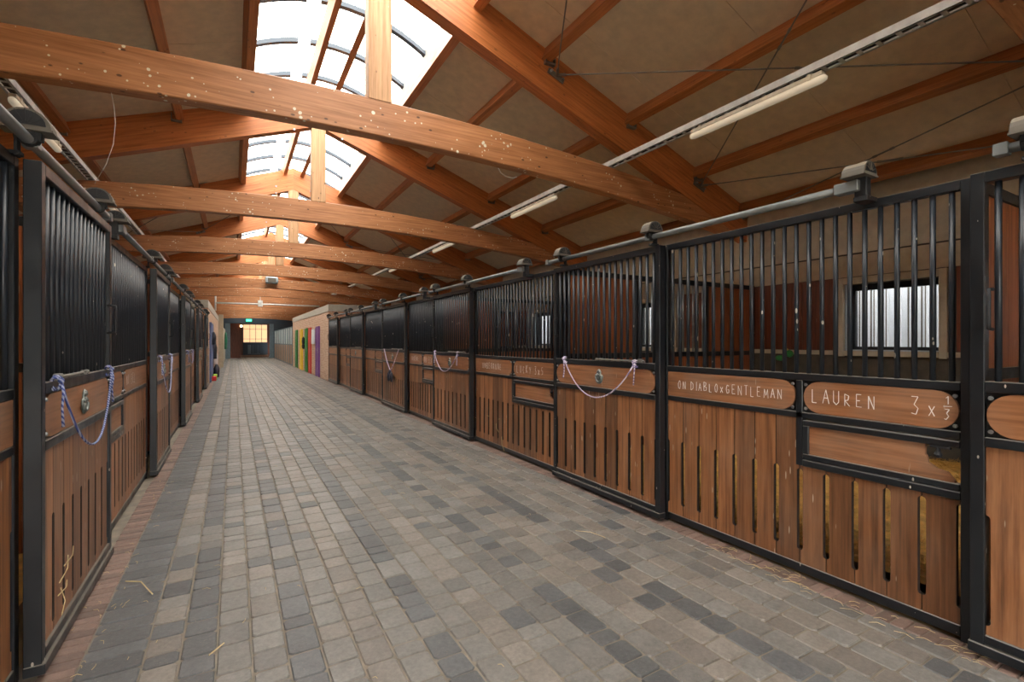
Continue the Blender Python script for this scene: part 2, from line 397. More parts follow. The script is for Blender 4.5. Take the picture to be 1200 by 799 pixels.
rest.build('far_pavers', PMAT, floor, kind='stuff')
kr = MB(); nk = 0
for (xa, xb) in ((XL - .03, XK0), (XK1, XR + .10)):
    y = -.5; cnt = 0
    while y < YF:
        u, v, d = px(xb if xa < 0 else xa, y, 0)
        if d > .5 and -20 < u < 1230 and v < 820 and cnt < 150:
            b = MB(); paver(b, xa, xb, y, y + .068, True, c=.006, g=.0018); cx, cy = (xa + xb) / 2, y + .034
            o = bpy.data.objects.new('kerb_brick', b.mesh('kerb_brick', M['kerb'], (cx, cy, 0))); col.objects.link(o); o.parent = floor; o.location = (cx, cy, 0); cnt += 1
        else: paver(kr, xa, xb, y, y + .068, False, c=.004, g=.0018)
        y += .068
kr.build('far_kerb_bricks', M['kerb'], floor, kind='stuff')

# ------------------------------------------------------------------ roof: trusses
def tie_top(o): return 3.63 - .0165 * o * o
def tie_bot(o): return 3.305 - .0150 * o * o
ang = math.atan(SL)
def truss(i, y):
    which = 'nearest' if i == 1 else ORD[i - 1] if i else ''
    lab = ('truss overhead whose rafter tip shows in the top right corner' if i == 0 else
           'nearest full timber truss, its speckled arched tie beam crossing the top of the view' if i == 1 else
           f'{ORD[i-1]} arched timber truss along the aisle, counted from the nearest full one' if i < 11 else f'{"last" if i==12 else "last but one"} timber truss, just before the navy end wall')
    t = empty('roof_truss', (XC, y, tie_bot(0)), lab, 'roof truss', 'arched timber roof trusses')
    b = MB(); N = 20; E = 4.95
    top = [(XC + E * (2 * k / N - 1), tie_top(E * (2 * k / N - 1))) for k in range(N + 1)]
    bot = [(XC + E * (2 * k / N - 1), tie_bot(E * (2 * k / N - 1))) for k in range(N + 1)]
    n = N + 1; ch = .008
    vs = []
    for yy, ins in ((y + .01, ch), (y + .01 + ch, 0), (y + TT - .01 - ch, 0), (y + TT - .01, ch)):
        vs += [(p[0], yy, p[1] - ins) for p in top] + [(p[0], yy, p[1] + ins) for p in bot]
    fs = []
    for k in range(N):
        fs.append((k, k + n, k + n + 1, k + 1)); o3 = 6 * n; fs.append((o3 + k, o3 + k + 1, o3 + k + n + 1, o3 + k + n))
        for r_ in range(3):
            a = r_ * 2 * n; c = a + 2 * n
            fs.append((a + k, a + k + 1, c + k + 1, c + k)); fs.append((a + n + k, c + n + k, c + n + k + 1, a + n + k + 1))
    for r_ in range(3):
        a = r_ * 2 * n; c = a + 2 * n; fs.append((a, c, c + n, a + n)); fs.append((a + N, a + n + N, c + n + N, c + N))
    b.add(vs, fs); b.build('tie_beam', M['beamx'], t)
    for s in (1, -1):
        rot = Matrix.Rotation(s * ang, 4, 'Y'); org = Vector((XC, y, C0))
        wp = [(0, 0), (5.32, -5.32 * SL), (5.32, -5.32 * SL - .475), (0, -.475)]
        inv = rot.inverted(); lp = [inv @ Vector((s * a, 0, c)) for a, c in wp]
        b = MB(); b.prism([(p.x, p.z) for p in lp], 1, 0, TT)
        o = bpy.data.objects.new('rafter', b.mesh('rafter', M['rafter'])); col.objects.link(o); o.parent = t
        o.location = org - Vector(t.location); o.rotation_euler = (0, s * ang, 0)
    b = MB(); b.box(XC - .105, XC + .105, y + .004, y + TT - .004, tie_top(0) - .01, 4.99, .006); b.build('king_post', M['post'], t)
    b = MB()
    for dx, dz in ((-.35, .05), (-.35, .2), (.35, .05), (.35, .2)) if i < 5 else ():
        b = MB(); b.cyl((XC + dx, y - .012, 4.72 + dz - .1), (XC + dx, y + .01, 4.72 + dz - .1), .018, 8)
        b.build('bolt', M['bolt'], t)
    return t
for i, y in enumerate(TY): truss(i, y)

# ------------------------------------------------------------------ ceiling: purlins and boards
ceiling = empty('ceiling', (XC, 0, 5), kind='structure')
pt = Vector((math.cos(ang), -math.sin(ang))); pnm = Vector((math.sin(ang), math.cos(ang)))
def purlin_mesh(s, L, wd, dp):
    b = MB(); P = [pt * (-wd / 2), pt * (wd / 2), pt * (wd / 2) - pnm * dp, pt * (-wd / 2) - pnm * dp]
    b.prism([(s * p.x, p.y) for p in P], 1, 0, L); return b.mesh('purlin', M['purlin'])
spans = [(YN + .1, TY[0])] + [(TY[i] + TT, TY[i + 1]) for i in range(len(TY) - 1)]
spans[-1] = (spans[-1][0], YF)
def hanger(b, s, off, y, d):
    z = ceil_z(off) - .01; x = XC + s * off
    b.box(x - .058, x + .058, y, y + d * .05, z - .155, z - .135); b.box(x - .062, x - .056, y, y + d * .05, z - .155, z - .04); b.box(x + .056, x + .062, y, y + d * .05, z - .155, z - .04)
OFFS = (1.02, 1.83, 3.02, 4.22, 5.18)
pm_cache = {}
for (ya, yb) in spans:
    L_ = round(yb - ya, 3)
    for s in (1, -1):
        if (s, L_) not in pm_cache: pm_cache[(s, L_)] = (purlin_mesh(s, L_, .095, .14), purlin_mesh(s, L_, .075, .12))
        for off in OFFS:
            inst('purlin', pm_cache[(s, L_)][0], ceiling, (XC + s * off, ya, ceil_z(off)))
        inst('ridge_purlin', pm_cache[(s, L_)][1], ceiling, (XC + s * .21, ya, ceil_z(.21) + .02))
    if ya < 30:
        b = MB()
        for s in (1, -1):
            for off in OFFS[1:4]: hanger(b, s, off, ya, 1); hanger(b, s, off, yb, -1)
        b.build('joist_hangers', M['rod'], ceiling)
# boards: 1.22 m wide sheets with a fine gap
def board_mesh(s, wd, th=.03):
    b = MB(); a0, a1 = 1.0, 5.42
    b.prism([(s * a0, -SL * a0), (s * a1, -SL * a1), (s * a1, -SL * a1 + th), (s * a0, -SL * a0 + th)], 1, 0.002, wd - .002)
    return b.mesh('ceiling_board', M['panel'])
y = YN; bmz = {s: board_mesh(s, 1.2233) for s in (1, -1)}
while y < YF:
    for s in (1, -1): inst('ceiling_board', bmz[s], ceiling, (XC, y, C0))
    y += 1.2233
b = MB()
for s in (1, -1):
    pts = [(XC + s * 1.0, C0 - SL + .031), (XC + s * 5.5, C0 - SL * 5.5 + .031), (XC + s * 5.5, C0 - SL * 5.5 + .15), (XC + s * 1.0, C0 - SL + .15)]
    b.prism(pts, 1, YN, YF + .2)
b.prism([(WR + .1, 3.30), (WR + 1.1, 2.95), (WR + 1.1, 3.05), (WR + .1, 3.42)], 1, YN, YF)  # unseen eaves overhang, added to dim daylight on the cladding outside
b.build('roof_deck', M['seam'], ceiling)

# skylight along the ridge
sk = empty('ridge_skylight', (XC, TY[1], C0), 'long arched translucent skylight running along the roof ridge', 'skylight')
def vault(o): return 5.17 + .30 * (1 - (o / 1.02) ** 2)
for s in (1, -1):
    b = MB(); b.box(XC + s * .985, XC + s * 1.01, YN, YF, ceil_z(1.0) - .03, 5.19); b.build('curb_board', M['curb'], sk)
b = MB(); NA = 12
for ya, yb in spans:
    pass
yy = YN; 
gm = None
K = [(-1.02 + 2.04 * k / NA) for k in range(NA + 1)]
def glz(L):
    b = MB(); vs = [(o, 0, vault(o)) for o in K] + [(o, L, vault(o)) for o in K]
    b.add(vs, [(k, k + 1, k + NA + 2, k + NA + 1) for k in range(NA)]); return b.mesh('glazing_sheet', M['glaze'])
gme = glz(1.83)
while yy < YF - 1: inst('glazing_sheet', gme, sk, (XC, yy, 0)); yy += 1.835
ribm = None
def rib_mesh(a0, a1):
    b = MB(); pa = [a0 + (a1 - a0) * k / 8 for k in range(9)]
    vs = []
    for o in pa:
        z = vault(o) - .012
        vs += [(o, -.035, z), (o, .035, z), (o, .035, z - .055), (o, -.035, z - .055)]
    fs = []
    for k in range(8):
        for q in range(4): fs.append((k * 4 + q, k * 4 + (q + 1) % 4, k * 4 + 4 + (q + 1) % 4, k * 4 + 4 + q))
    fs += [(0, 3, 2, 1), (32, 33, 34, 35)]; b.add(vs, fs); return b.mesh('skylight_rib', M['skyrib'])
ra, rb = rib_mesh(-.99, -.42), rib_mesh(-.27, .99)
y = TY[1] + .45
ys = [-1.9 + .9175 * k for k in range(52)]
for y in ys: inst('skylight_rib', ra, sk, (XC, y + .55, 0)); inst('skylight_rib', rb, sk, (XC, y + .55, 0))
b = MB(); b.box(XC - 1.0, XC + 1.0, YN - .02, YN, 4.8, 5.2); b.build('end_board', M['white'], sk)

# ------------------------------------------------------------------ outer walls
def wall(s, name):
    X = WR if s > 0 else WLX
    wl = empty(name, (X, 0, 0), kind='structure'); zt = ceil_z(X - XC) + .03
    return wl, X, zt
wr, X, zt = wall(1, 'wall_right')
# window bays in the right wall (y0, y1) one per stall
PER = [(2.77, 4.256), (6.35, 7.87), (9.42, 11.15), (13.11, 14.70), (16.70, 18.37)]     # right doors: near edge, far edge
PERL = [(2.79, 4.15), (6.34, 7.60), (9.85, 11.25), (13.5, 14.9), (17.1, 18.40)]
wins = [(2.19 + 3.57 * k, 3.11 + 3.57 * k) for k in range(-1, 5)]
ZB, ZT_ = 1.33, 2.13
b = MB(); lw = MB(); edges = [YN] + [e for wn in wins for e in wn] + [18.45]
for k in range(0, len(edges), 2):
    b.box(X + .02, X + .22, edges[k], edges[k + 1], 0, 2.25)
for a, c in wins: b.box(X + .02, X + .22, a, c, 0, ZB); b.box(X + .02, X + .22, a, c, ZT_, 2.25)
b.box(X + .02, X + .22, 18.45, YF + .2, 0, 2.25); b.box(X + .02, X + .22, YN, YF + .2, 2.25, zt)
b.build('wall_core', M['dwall'], wr)
b = MB(); b.box(X - .004, X + .02, YN, YF, 2.22, 2.48); b.build('cream_strip', M['cream'], wr)
b = MB(); b.box(X - .004, X + .02, YN, YF, 2.50, zt); b.build('upper_board', M['cream'], wr)
b = MB(); b.box(X - .012, X + .02, YN, 18.4, 1.275, 1.33); b.build('rail_strip', M['cream'], wr)
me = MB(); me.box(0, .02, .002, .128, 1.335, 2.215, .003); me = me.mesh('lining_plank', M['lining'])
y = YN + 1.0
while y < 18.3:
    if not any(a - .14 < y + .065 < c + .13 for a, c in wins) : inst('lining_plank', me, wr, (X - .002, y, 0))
    y += .13
for k, (a, c) in enumerate(wins):
    wn = empty(f'window_{k+1}', (X, (a + c) / 2, ZB), kind='structure')
    f = MB(); f.box(X - .02, X + .03, a - .07, a, ZB - .07, ZT_ + .08, .004); f.box(X - .02, X + .03, c, c + .07, ZB - .07, ZT_ + .08, .004)
    f.box(X - .03, X + .03, a, c, ZB - .06, ZB, .004); f.box(X - .02, X + .03, a, c, ZT_, ZT_ + .08, .004); f.build('window_trim', M['cream'], wn)
    f = MB(); f.box(X + .03, X + .2, a - .002, a + .012, ZB, ZT_); f.box(X + .03, X + .2, c - .012, c + .002, ZB, ZT_); f.box(X + .03, X + .2, a, c, ZB - .002, ZB + .012); f.build('window_reveal', M['bluegrey'], wn)
    f = MB(); xx = X + .17; f.box(xx, xx + .05, a, a + .05, ZB, ZT_); f.box(xx, xx + .05, c - .05, c, ZB, ZT_); f.box(xx, xx + .05, a, c, ZB, ZB + .05); f.box(xx, xx + .05, a, c, ZT_ - .07, ZT_)
    f.build('window_frame', M['black'], wn)
    f = MB(); f.box(xx + .02, xx + .026, a + .05, c - .05, ZB + .05, ZT_ - .07); f.build('window_pane', M['pane'], wn)
wl, X, zt = wall(-1, 'wall_left')
b = MB(); b.box(X - .22, X - .02, YN, YF + .2, 0, zt); b.build('wall_core', M['dwall'], wl)
b = MB(); b.box(X - .02, X, YN, YF, 2.2, zt); b.build('upper_board', M['cream'], wl)
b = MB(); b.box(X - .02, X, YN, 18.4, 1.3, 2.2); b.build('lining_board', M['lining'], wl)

# outside: white ribbed building beyond the right windows
ob = empty('ribbed_building', (8.6, 9, 0), 'white ribbed metal building seen outside through the stall windows', 'building')
b = MB(); b.box(8.6, 8.75, -4, 26, 0, 5.2); b.build('cladding_sheet', M['clad'], ob)
b = MB()
y = -4
while y < 26: b.box(8.56, 8.6, y, y + .045, 0, 5.2); y += .16
b.build('cladding_rib', M['clad'], ob, kind='stuff')
b = MB(); y = -3.93
while y < 26: b.box(8.585, 8.6, y, y + .014, 0, 5.2); b.box(8.545, 8.56, y - .055, y - .045, 0, 5.2); y += .16
b.build('cladding_joint', M['seam'], ob, kind='stuff')
b = MB(); b.box(WR + .25, 40, -20, 60, -.2, -.05); b.box(-40, WLX - .25, -20, 60, -.2, -.05); b.box(WLX - .25, WR + .25, -20, YN, -.2, -.05)
g = b.build('ground', M['grass']); g['kind'] = 'structure'

# ------------------------------------------------------------------ stall builder
def chain(side): return XR if side > 0 else XL
BAR_L = 2.19 - 1.235
barm = MB().cyl((0, 0, 1.235), (0, 0, 2.19), .0135, 8).mesh('bar', M['bar'], smooth=True)
def plank_mesh(name, wd, z0, z1, sl0=.155, sl1=.655, th=.028, slots=True, mat='plank', endL=False):
    h = wd / 2 - .0024; s = .0155; pts = []
    if slots:
        r = .0155
        right = [(h, z0), (h, sl0)] + [(h - s * math.sin(t), sl0 + r * (1 - math.cos(t))) for t in (.5, 1.0, 1.57)] + \
                [(h - s * math.sin(t), sl1 - r * (1 - math.cos(t))) for t in (1.57, 1.0, .5)] + [(h, sl1), (h, z1)]
    else: right = [(h, z0), (h, z1)]
    pts = right + [(-a, c) for a, c in reversed(right)]
    b = MB(); b.prism(pts, 0, 0, th); n_ = len(pts)
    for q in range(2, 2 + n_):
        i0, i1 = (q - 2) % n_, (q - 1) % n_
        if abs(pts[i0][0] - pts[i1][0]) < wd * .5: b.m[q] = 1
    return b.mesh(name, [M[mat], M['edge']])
pcache = {}
def planks(parent, side, n0, a0, a1, z0, z1, pitch, slots=True, mat='plank'):
    k = max(1, round((a1 - a0) / pitch)); wd = (a1 - a0) / k; key = (round(wd, 3), z0, z1, slots, mat)
    if key not in pcache: pcache[key] = plank_mesh('plank', round(wd, 3), z0, z1, slots=slots, mat=mat)
    X = chain(side) + side * n0 - (0 if side > 0 else .028)
    for i in range(k):
        inst('plank', pcache[key], parent, (X, a0 + wd * (i + .5), 0))
def nbox(b, side, n0, n1, a0, a1, z0, z1, c=.003):
    X = chain(side); b.box(X + side * n0, X + side * n1, a0, a1, z0, z1, c)
def board_outline(a0, a1, z0, z1, r0, r1):
    zc = (z0 + z1) / 2; h = (z1 - z0) / 2; p = []
    if r1: p += [(a1 - h + h * math.cos(t), zc + h * math.sin(t)) for t in [(-90 + 15 * k) * math.pi / 180 for k in range(13)]]
    else: p += [(a1, z0), (a1, z1)]
    if r0: p += [(a0 + h - h * math.cos(t), zc + h * math.sin(t)) for t in [(90 - 15 * k) * math.pi / 180 for k in range(13)]]
    else: p += [(a0, z1), (a0, z0)]
    return p
def name_board(parent, side, n0, a0, a1, z0, z1, r0=True, r1=True, detail=True):
    X = chain(side); o_ = .006
    b = MB(); b.prism(board_outline(a0 + o_, a1 - o_, z0, z1, r0, r1), 0, X + side * (n0 + .002), X + side * (n0 + .022))
    o = b.build('name_board', M['board'], parent)
    if detail:
        for e, (aa, rr) in enumerate(((a0, r0), (a1, r1))):
            if not rr: continue
            for z in (z0 + .022, z1 - .022):
                sg = 1 if e == 0 else -1
                c = MB(); c.cyl((X + side * (n0 + .004), aa + sg * .020, z), (X + side * (n0 - .006), aa + sg * .020, z), .0105, 8, .008)
                c.build('bolt', M['bolt'], parent)
    return o
# simple handwriting
GL = {'A': [[(0, 0), (.35, 1), (.7, 0)], [(.15, .4), (.55, .4)]], 'B': [[(0, 0), (0, 1), (.45, .9), (.4, .6), (0, .5), (.55, .4), (.5, .05), (0, 0)]],
      'C': [[(.6, .9), (.2, 1), (0, .5), (.2, 0), (.6, .1)]], 'D': [[(0, 0), (0, 1), (.5, .75), (.5, .2), (0, 0)]], 'E': [[(.55, 1), (0, 1), (0, 0), (.6, 0)], [(0, .5), (.4, .5)]],
      'G': [[(.6, .9), (.2, 1), (0, .5), (.2, 0), (.6, .1), (.6, .45), (.3, .45)]], 'I': [[(.1, 0), (.1, 1)]], 'K': [[(0, 0), (0, 1)], [(.5, 1), (0, .45), (.55, 0)]],
      'L': [[(0, 1), (0, 0), (.5, 0)]], 'M': [[(0, 0), (.1, 1), (.4, .3), (.7, 1), (.8, 0)]], 'N': [[(0, 0), (0, 1), (.6, 0), (.6, 1)]], 'O': [[(.3, 1), (0, .6), (.1, .1), (.4, 0), (.6, .4), (.5, .9), (.3, 1)]],
      'R': [[(0, 0), (0, 1), (.5, .85), (.4, .5), (0, .45), (.6, 0)]], 'T': [[(0, 1), (.6, 1)], [(.3, 1), (.3, 0)]], 'U': [[(0, 1), (0, .2), (.3, 0), (.55, .2), (.55, 1)]],
      'Y': [[(0, 1), (.3, .5), (.6, 1)], [(.3, .5), (.2, 0)]], 'x': [[(0, .6), (.45, 0)], [(.45, .6), (0, 0)]], '3': [[(0, 1), (.5, 1), (.2, .55), (.5, .35), (.35, 0), (0, .05)]],
      '1': [[(0, .75), (.25, 1), (.25, 0)]], '5': [[(.5, 1), (.05, 1), (0, .55), (.4, .55), (.45, .15), (0, 0)]], '-': [[(0, .5), (.6, .5)]], ' ': [],
      'f': [[(.25, 1.15), (.45, 1.3), (.45, .72)], [(.0, .55), (.8, .58)], [(.15, .35), (.55, .35), (.3, .05), (.5, -.15), (.25, -.4), (.1, -.35)]]}
def chalk(board, side, n0, a_start, z, h, text, sp=.82, wd=.0040, seed=1):
    rr = random.Random(seed); b = MB(); X = chain(side) + side * (n0 + .0015); dr = -1 if side > 0 else 1; a = a_start
    for ch in text:
        jz = rr.uniform(-.06, .06) * h; s_ = rr.uniform(.9, 1.1)
        for st in GL.get(ch, []):
            pts = [(a + dr * h * .62 * s_ * p[0], z + jz + h * s_ * p[1]) for p in st]
            for (p, q) in zip(pts, pts[1:]):
                d = Vector((q[0] - p[0], q[1] - p[1])); n_ = Vector((-d.y, d.x)).normalized() * wd * rr.uniform(.35, .6)
                P = [(p[0] + n_.x, p[1] + n_.y), (q[0] + n_.x, q[1] + n_.y), (q[0] - n_.x, q[1] - n_.y), (p[0] - n_.x, p[1] - n_.y)]
                b.prism(P, 0, X, X + side * .0012)
        a += dr * h * sp * (.5 if ch in 'I1' else .6 if ch == ' ' else 1)
    return b.build('chalk_writing', M['chalk'], board)

NF = .085   # fixed fronts stand this far behind the doors
def stall_front(side, a0, a1, label, detail=True, hatch=True, texts=(), frac=.47):
    X = chain(side); t = empty('stall_front', (X + side * NF, (a0 + a1) / 2, 0), label, 'stall front', 'fixed stall fronts')
    am = a0 + (a1 - a0) * frac; e = .05; n0, n1 = NF, NF + .045
    b = MB()
    nbox(b, side, n0, n1, a0, a0 + e, .0, 2.225); nbox(b, side, n0, n1, a1 - e, a1, .0, 2.225)
    nbox(b, side, n0, n1, a0 + e, a1 - e, 2.178, 2.225); nbox(b, side, n0, n1, a0 + e, a1 - e, 1.205, 1.248)
    nbox(b, side, n0, n1, a0 + e, a1 - e, .972, 1.009); nbox(b, side, n0, n1, a0 + e, a1 - e, .022, .075)
    nbox(b, side, n0, n1, am - .02, am + .02, .68, 1.205)
    nbox(b, side, n0 + .024, n0 + .030, a0 + e, a1 - e, 1.009, 1.205, 0)
    nbox(b, side, n0 - .004, n1, a0 + e - .002, am - .02, .678, .718)
    b.build('frame', M['black'], t)
    nb = max(4, round((a1 - a0 - 2 * e) / .0755)); st = (a1 - a0 - 2 * e) / nb
    for k in range(nb): inst('bar', barm, t, (X + side * (n0 + .022), a0 + e + st * (k + .5), 0))
    planks(t, side, n0 + .008, a0 + e, am, .075, .678, .142); planks(t, side, n0 + .008, am, a1 - e, .075, .972, .142)
    if not True: pass
    bd1 = name_board(t, side, n0, a0 + e, am - .02, 1.012, 1.202, True, True, detail)
    bd2 = name_board(t, side, n0, am + .02, a1 - e, 1.012, 1.202, True, False, detail)
    # feed hatch
    h = MB(); z0, z1 = .724, .962
    nbox(h, side, n0 - .006, n1 - .006, a0 + e, am - .024, z1 - .034, z1); nbox(h, side, n0 - .006, n1 - .006, a0 + e, am - .024, z0, z0 + .032)
    nbox(h, side, n0 - .006, n1 - .006, am - .058, am - .024, z0 + .032, z1 - .034); hf = h.build('feed_hatch', M['black'], t)
    xa, xb = X + side * (n0 + .008), X + side * (n0 + .026); za, zb = z0 + .032, z1 - .034
    nt_ = a0 + e + .14; P = [(am - .058, za), (am - .058, zb), (nt_, zb)] + [(nt_ - .012 * math.sin(q), zb - .055 - .045 * (1 - math.cos(q))) for q in (0, .5, 1.0, 1.4)] + \
        [(nt_ - .05, zb - .118), (nt_ - .09, zb - .125), (nt_ - .115, za + .014), (nt_ - .12, za)]
    k = MB(); k.prism(P, 0, xa, xb); k.build('hatch_board', M['board'], hf)
    k = MB(); c_ = (X + side * (n0 + .0), nt_ - .055, zb - .045); k.ball(c_, .018, 8); k.cyl((c_[0], c_[1], c_[2]), (c_[0], c_[1], zb), .009, 6); k.box(c_[0] - .008, c_[0] + .008, c_[1] - .05, c_[1] + .03, zb - .012, zb); k.build('knob', M['wheel'], hf, smooth=False)
    for (wh, astart, z, hh, tx, sp, sd) in texts:
        chalk(bd1 if wh == 1 else bd2, side, n0, astart, z, hh, tx, sp, seed=sd)
    return t

def emblem(parent, side, a, z, n0):
    X = chain(side); b = MB(); f = lambda da, dz: (a + da, z + dz)
    # horseshoe plate, crown above
    pts = [f(.052 * math.cos(q), -.018 + .048 * math.sin(q)) for q in [math.pi * (1 + k / 12) for k in range(13)]]
    pts += [f(.058, .0), f(.045, .022), f(.03, .018), f(.030, .045), f(.018, .062), f(0, .070), f(-.018, .062), f(-.030, .045), f(-.03, .018), f(-.045, .022), f(-.058, .0)]
    b.prism(pts, 0, X + side * (n0 - .002), X + side * (n0 - .008))
    shoe = [Vector((X + side * (n0 - .012), *f(.036 * math.cos(q), -.014 + .034 * math.sin(q)))) for q in [math.pi * (.93 + 1.14 * k / 12) for k in range(13)]]
    b.tube(shoe, .008, 6)
    for da, dz, r in ((0, .012, .015), (-.014, .042, .010), (.014, .042, .010), (0, .052, .011), (-.03, .006, .009), (.03, .006, .009)):
        b.ball((X + side * (n0 - .012), *f(da, dz)), r, 8, sc_=(.6, 1, 1))
    return b.build('emblem', M['emblem'], parent, smooth=True, label='cast pewter badge of crown over horseshoe')

def hood(b, x, y, z, r=.080, L=.085):
    """half-round dust hood, axis along the aisle"""
    n = 10; out = [(x + r * math.cos(math.pi * k / n), z + r * math.sin(math.pi * k / n)) for k in range(n + 1)]
    b.prism(out, 1, y - L / 2, y + L / 2, 0)
    inn = [(x + .8 * r * math.cos(math.pi * k / n), z + .012 + .8 * (r - .006) * math.sin(math.pi * k / n)) for k in range(n + 1)]
    b.prism(inn, 1, y - L / 2 - .003, y + L / 2 + .003, 1)
    for q in range(1, 6):
        t = math.pi * q / 6; ux, uz = math.cos(t), math.sin(t)
        b.prism([(x + .15 * r * ux - .0015 * uz, z + .012 + .15 * r * uz + .0015 * ux), (x + .8 * r * ux - .0015 * uz, z + .01 + .8 * r * uz), (x + .8 * r * ux + .0015 * uz, z + .01 + .8 * r * uz), (x + .15 * r * ux + .0015 * uz, z + .012 + .15 * r * uz - .0015 * ux)], 1, y - L / 2 - .006, y + L / 2 + .006, 0 if x > 0 else 1)
    b.box(x - r - .006, x + r + .006, y - L / 2 - .004, y + L / 2 + .004, z - .008, z, 0)
TX = {1: 2.925, -1: -.742}; TZ = 2.285
def roller(door, side, y):
    x = TX[side]; b = MB(); hood(b, x, y, TZ + .040)
    b.build('roller_hood', [M['hood'], M['wheel']], door)
    b = MB(); b.cyl((x, y - .022, TZ + .008), (x, y + .022, TZ + .008), .034, 12); b.box(x - .045, x + .045, y - .018, y + .018, TZ + .0, TZ + .034, .003)
    b.box(x + side * .03, x + side * .042, y - .02, y + .02, 2.21, TZ + .03, .002); b.box(x - .02, x + side * .06, y - .02, y + .02, 2.215, 2.232, .002)
    b.build('roller_bracket', M['wheel'], door)
def stall_door(side, a0, a1, label, detail=True, latch=True):
    X = chain(side); t = empty('stall_door', (X, (a0 + a1) / 2, 0), label, 'sliding door', 'sliding stall doors')
    e = .05; b = MB(); D = .06
    nbox(b, side, 0, D, a0, a0 + e, .03, 2.215); nbox(b, side, 0, D, a1 - e, a1, .03, 2.215)
    nbox(b, side, 0, D, a0 + e, a1 - e, 2.165, 2.215); nbox(b, side, 0, D, a0 + e, a1 - e, 1.215, 1.265)
    nbox(b, side, 0, D, a0 + e, a1 - e, .968, 1.012); nbox(b, side, 0, D, a0 + e, a1 - e, .075, .115)
    nbox(b, side, -.012, D, a0 - .005, a1 + .005, .025, .07); nbox(b, side, .026, .032, a0 + e, a1 - e, 1.012, 1.215, 0)
    b.build('frame', M['black'], t)
    nb = max(4, round((a1 - a0 - 2 * e) / .078)); st = (a1 - a0 - 2 * e) / nb
    for k in range(nb): inst('bar', barm, t, (X + side * .03, a0 + e + st * (k + .5), 0))
    planks(t, side, .014, a0 + e, a1 - e, .115, .968, .152)
    name_board(t, side, .004, a0 + e, a1 - e, 1.016, 1.211, True, True, detail)
    if detail: emblem(t, side, (a0 + a1) / 2, 1.115, .004)
    for y in ((a0 + .06 if side > 0 else a0 - .03), a1 - .20): roller(t, side, y)
    # D handle on the far stile
    xh = X - side * .035; y = a1 - .075; z0, z1 = 1.50, 1.68
    b = MB(); b.tube([(X + side * .01, y, z0), (xh, y, z0 + .004), (xh, y, z0 + .03), (xh, y, z1 - .03), (xh, y, z1 - .004), (X + side * .01, y, z1)], .008, 8); b.build('handle', M['wheel'], t, smooth=True)
    if latch:
        b = MB(); xr = X - side * .004; ya, yb = a0 + .16, a0 + (a1 - a0) * .52; zz = 1.278
        b.cyl((xr, ya, zz), (xr, yb, zz), .008, 8); b.ball((xr, yb, zz), .014, 8); b.box(xr - .014, xr + .014, ya + .02, ya + .07, 1.263, 1.296, .003); b.box(xr - .010, xr + .010, yb - .08, yb - .05, 1.263, 1.29, .002); b.build('latch_rod', M['rod'], t)
    return t
def door_rail(side, a0, a1, label):
    """horizontal tube from a0 (near, end bracket) to a1"""
    x = TX[side]; t = empty('door_rail', (x, a0, TZ), label, 'door rail', 'tubular sliding door rails')
    b = MB(); b.cyl((x, a0 + .02, TZ), (x, a1, TZ), .0215, 12); b.build('tube', M['galv'], t, smooth=True)
    b = MB(); b.box(x - .03, x + .03, a0 - .0, a0 + .12, TZ - .03, TZ + .03, .004); b.build('end_clamp', M['galv'], t)
    b = MB(); hood(b, x + side * .01, a0 + .01, TZ + .050, .070, .11); b.build('bracket_hood', [M['hood'], M['wheel']], t)
    b = MB(); b.box(x + side * .0, x + side * .05, a0 - .03, a0 + .03, 2.225, TZ + .045, .004); b.box(x, x + side * .11, a0 - .035, a0 + .035, 2.2, 2.228, .003); b.build('end_bracket', M['wheel'], t)
    b = MB()
    for y in (a0 + (a1 - a0) * .5, a1 - .05): b.box(x - .026, x + .026, y, y + .05, TZ - .026, TZ + .028, .003)
    b.build('rail_clip', M['galv'], t)
    return t
def rope(side, ya, yb, label, mat='rope', sag=.34, z=1.275, tail=.2):
    X = chain(side) - side * .03; t = empty('rope', (X, ya, z), label, 'rope', 'ropes tied across the stall doors')
    pts = []
    for k in range(21):
        q = k / 20; pts.append((X - side * .02 * math.sin(math.pi * q), ya + (yb - ya) * q, z - .01 - sag * (1 - (2 * q - 1) ** 2) ** .92))
    b = MB(); b.tube(pts, .0062, 6); b.build('rope_span', M[mat], t, smooth=True)
    for y, dr in ((ya, -1), (yb, 1)):
        b = MB()
        lp = [(X + side * .02 + .018 * math.cos(q), y + .012 * math.sin(3 * q), z - .022 + .030 * math.sin(q)) for q in [2 * math.pi * k / 14 for k in range(15)]]
        b.tube(lp, .006, 6); b.tube([(p[0], p[1] + .02, p[2] * 1.0 + .004) for p in lp], .007, 6)
        b.ball((X, y, z - .01), .014, 8)
        b.tube([(X, y + .005, z - .01), (X - side * .01, y - .01, z - .06), (X - side * .002, y - .005 * dr, z - tail * .6), (X - side * .005, y + .008, z - tail)], [.006, .006, .005, .007], 6)
        b.build('knot', M[mat], t, smooth=True)
    return t

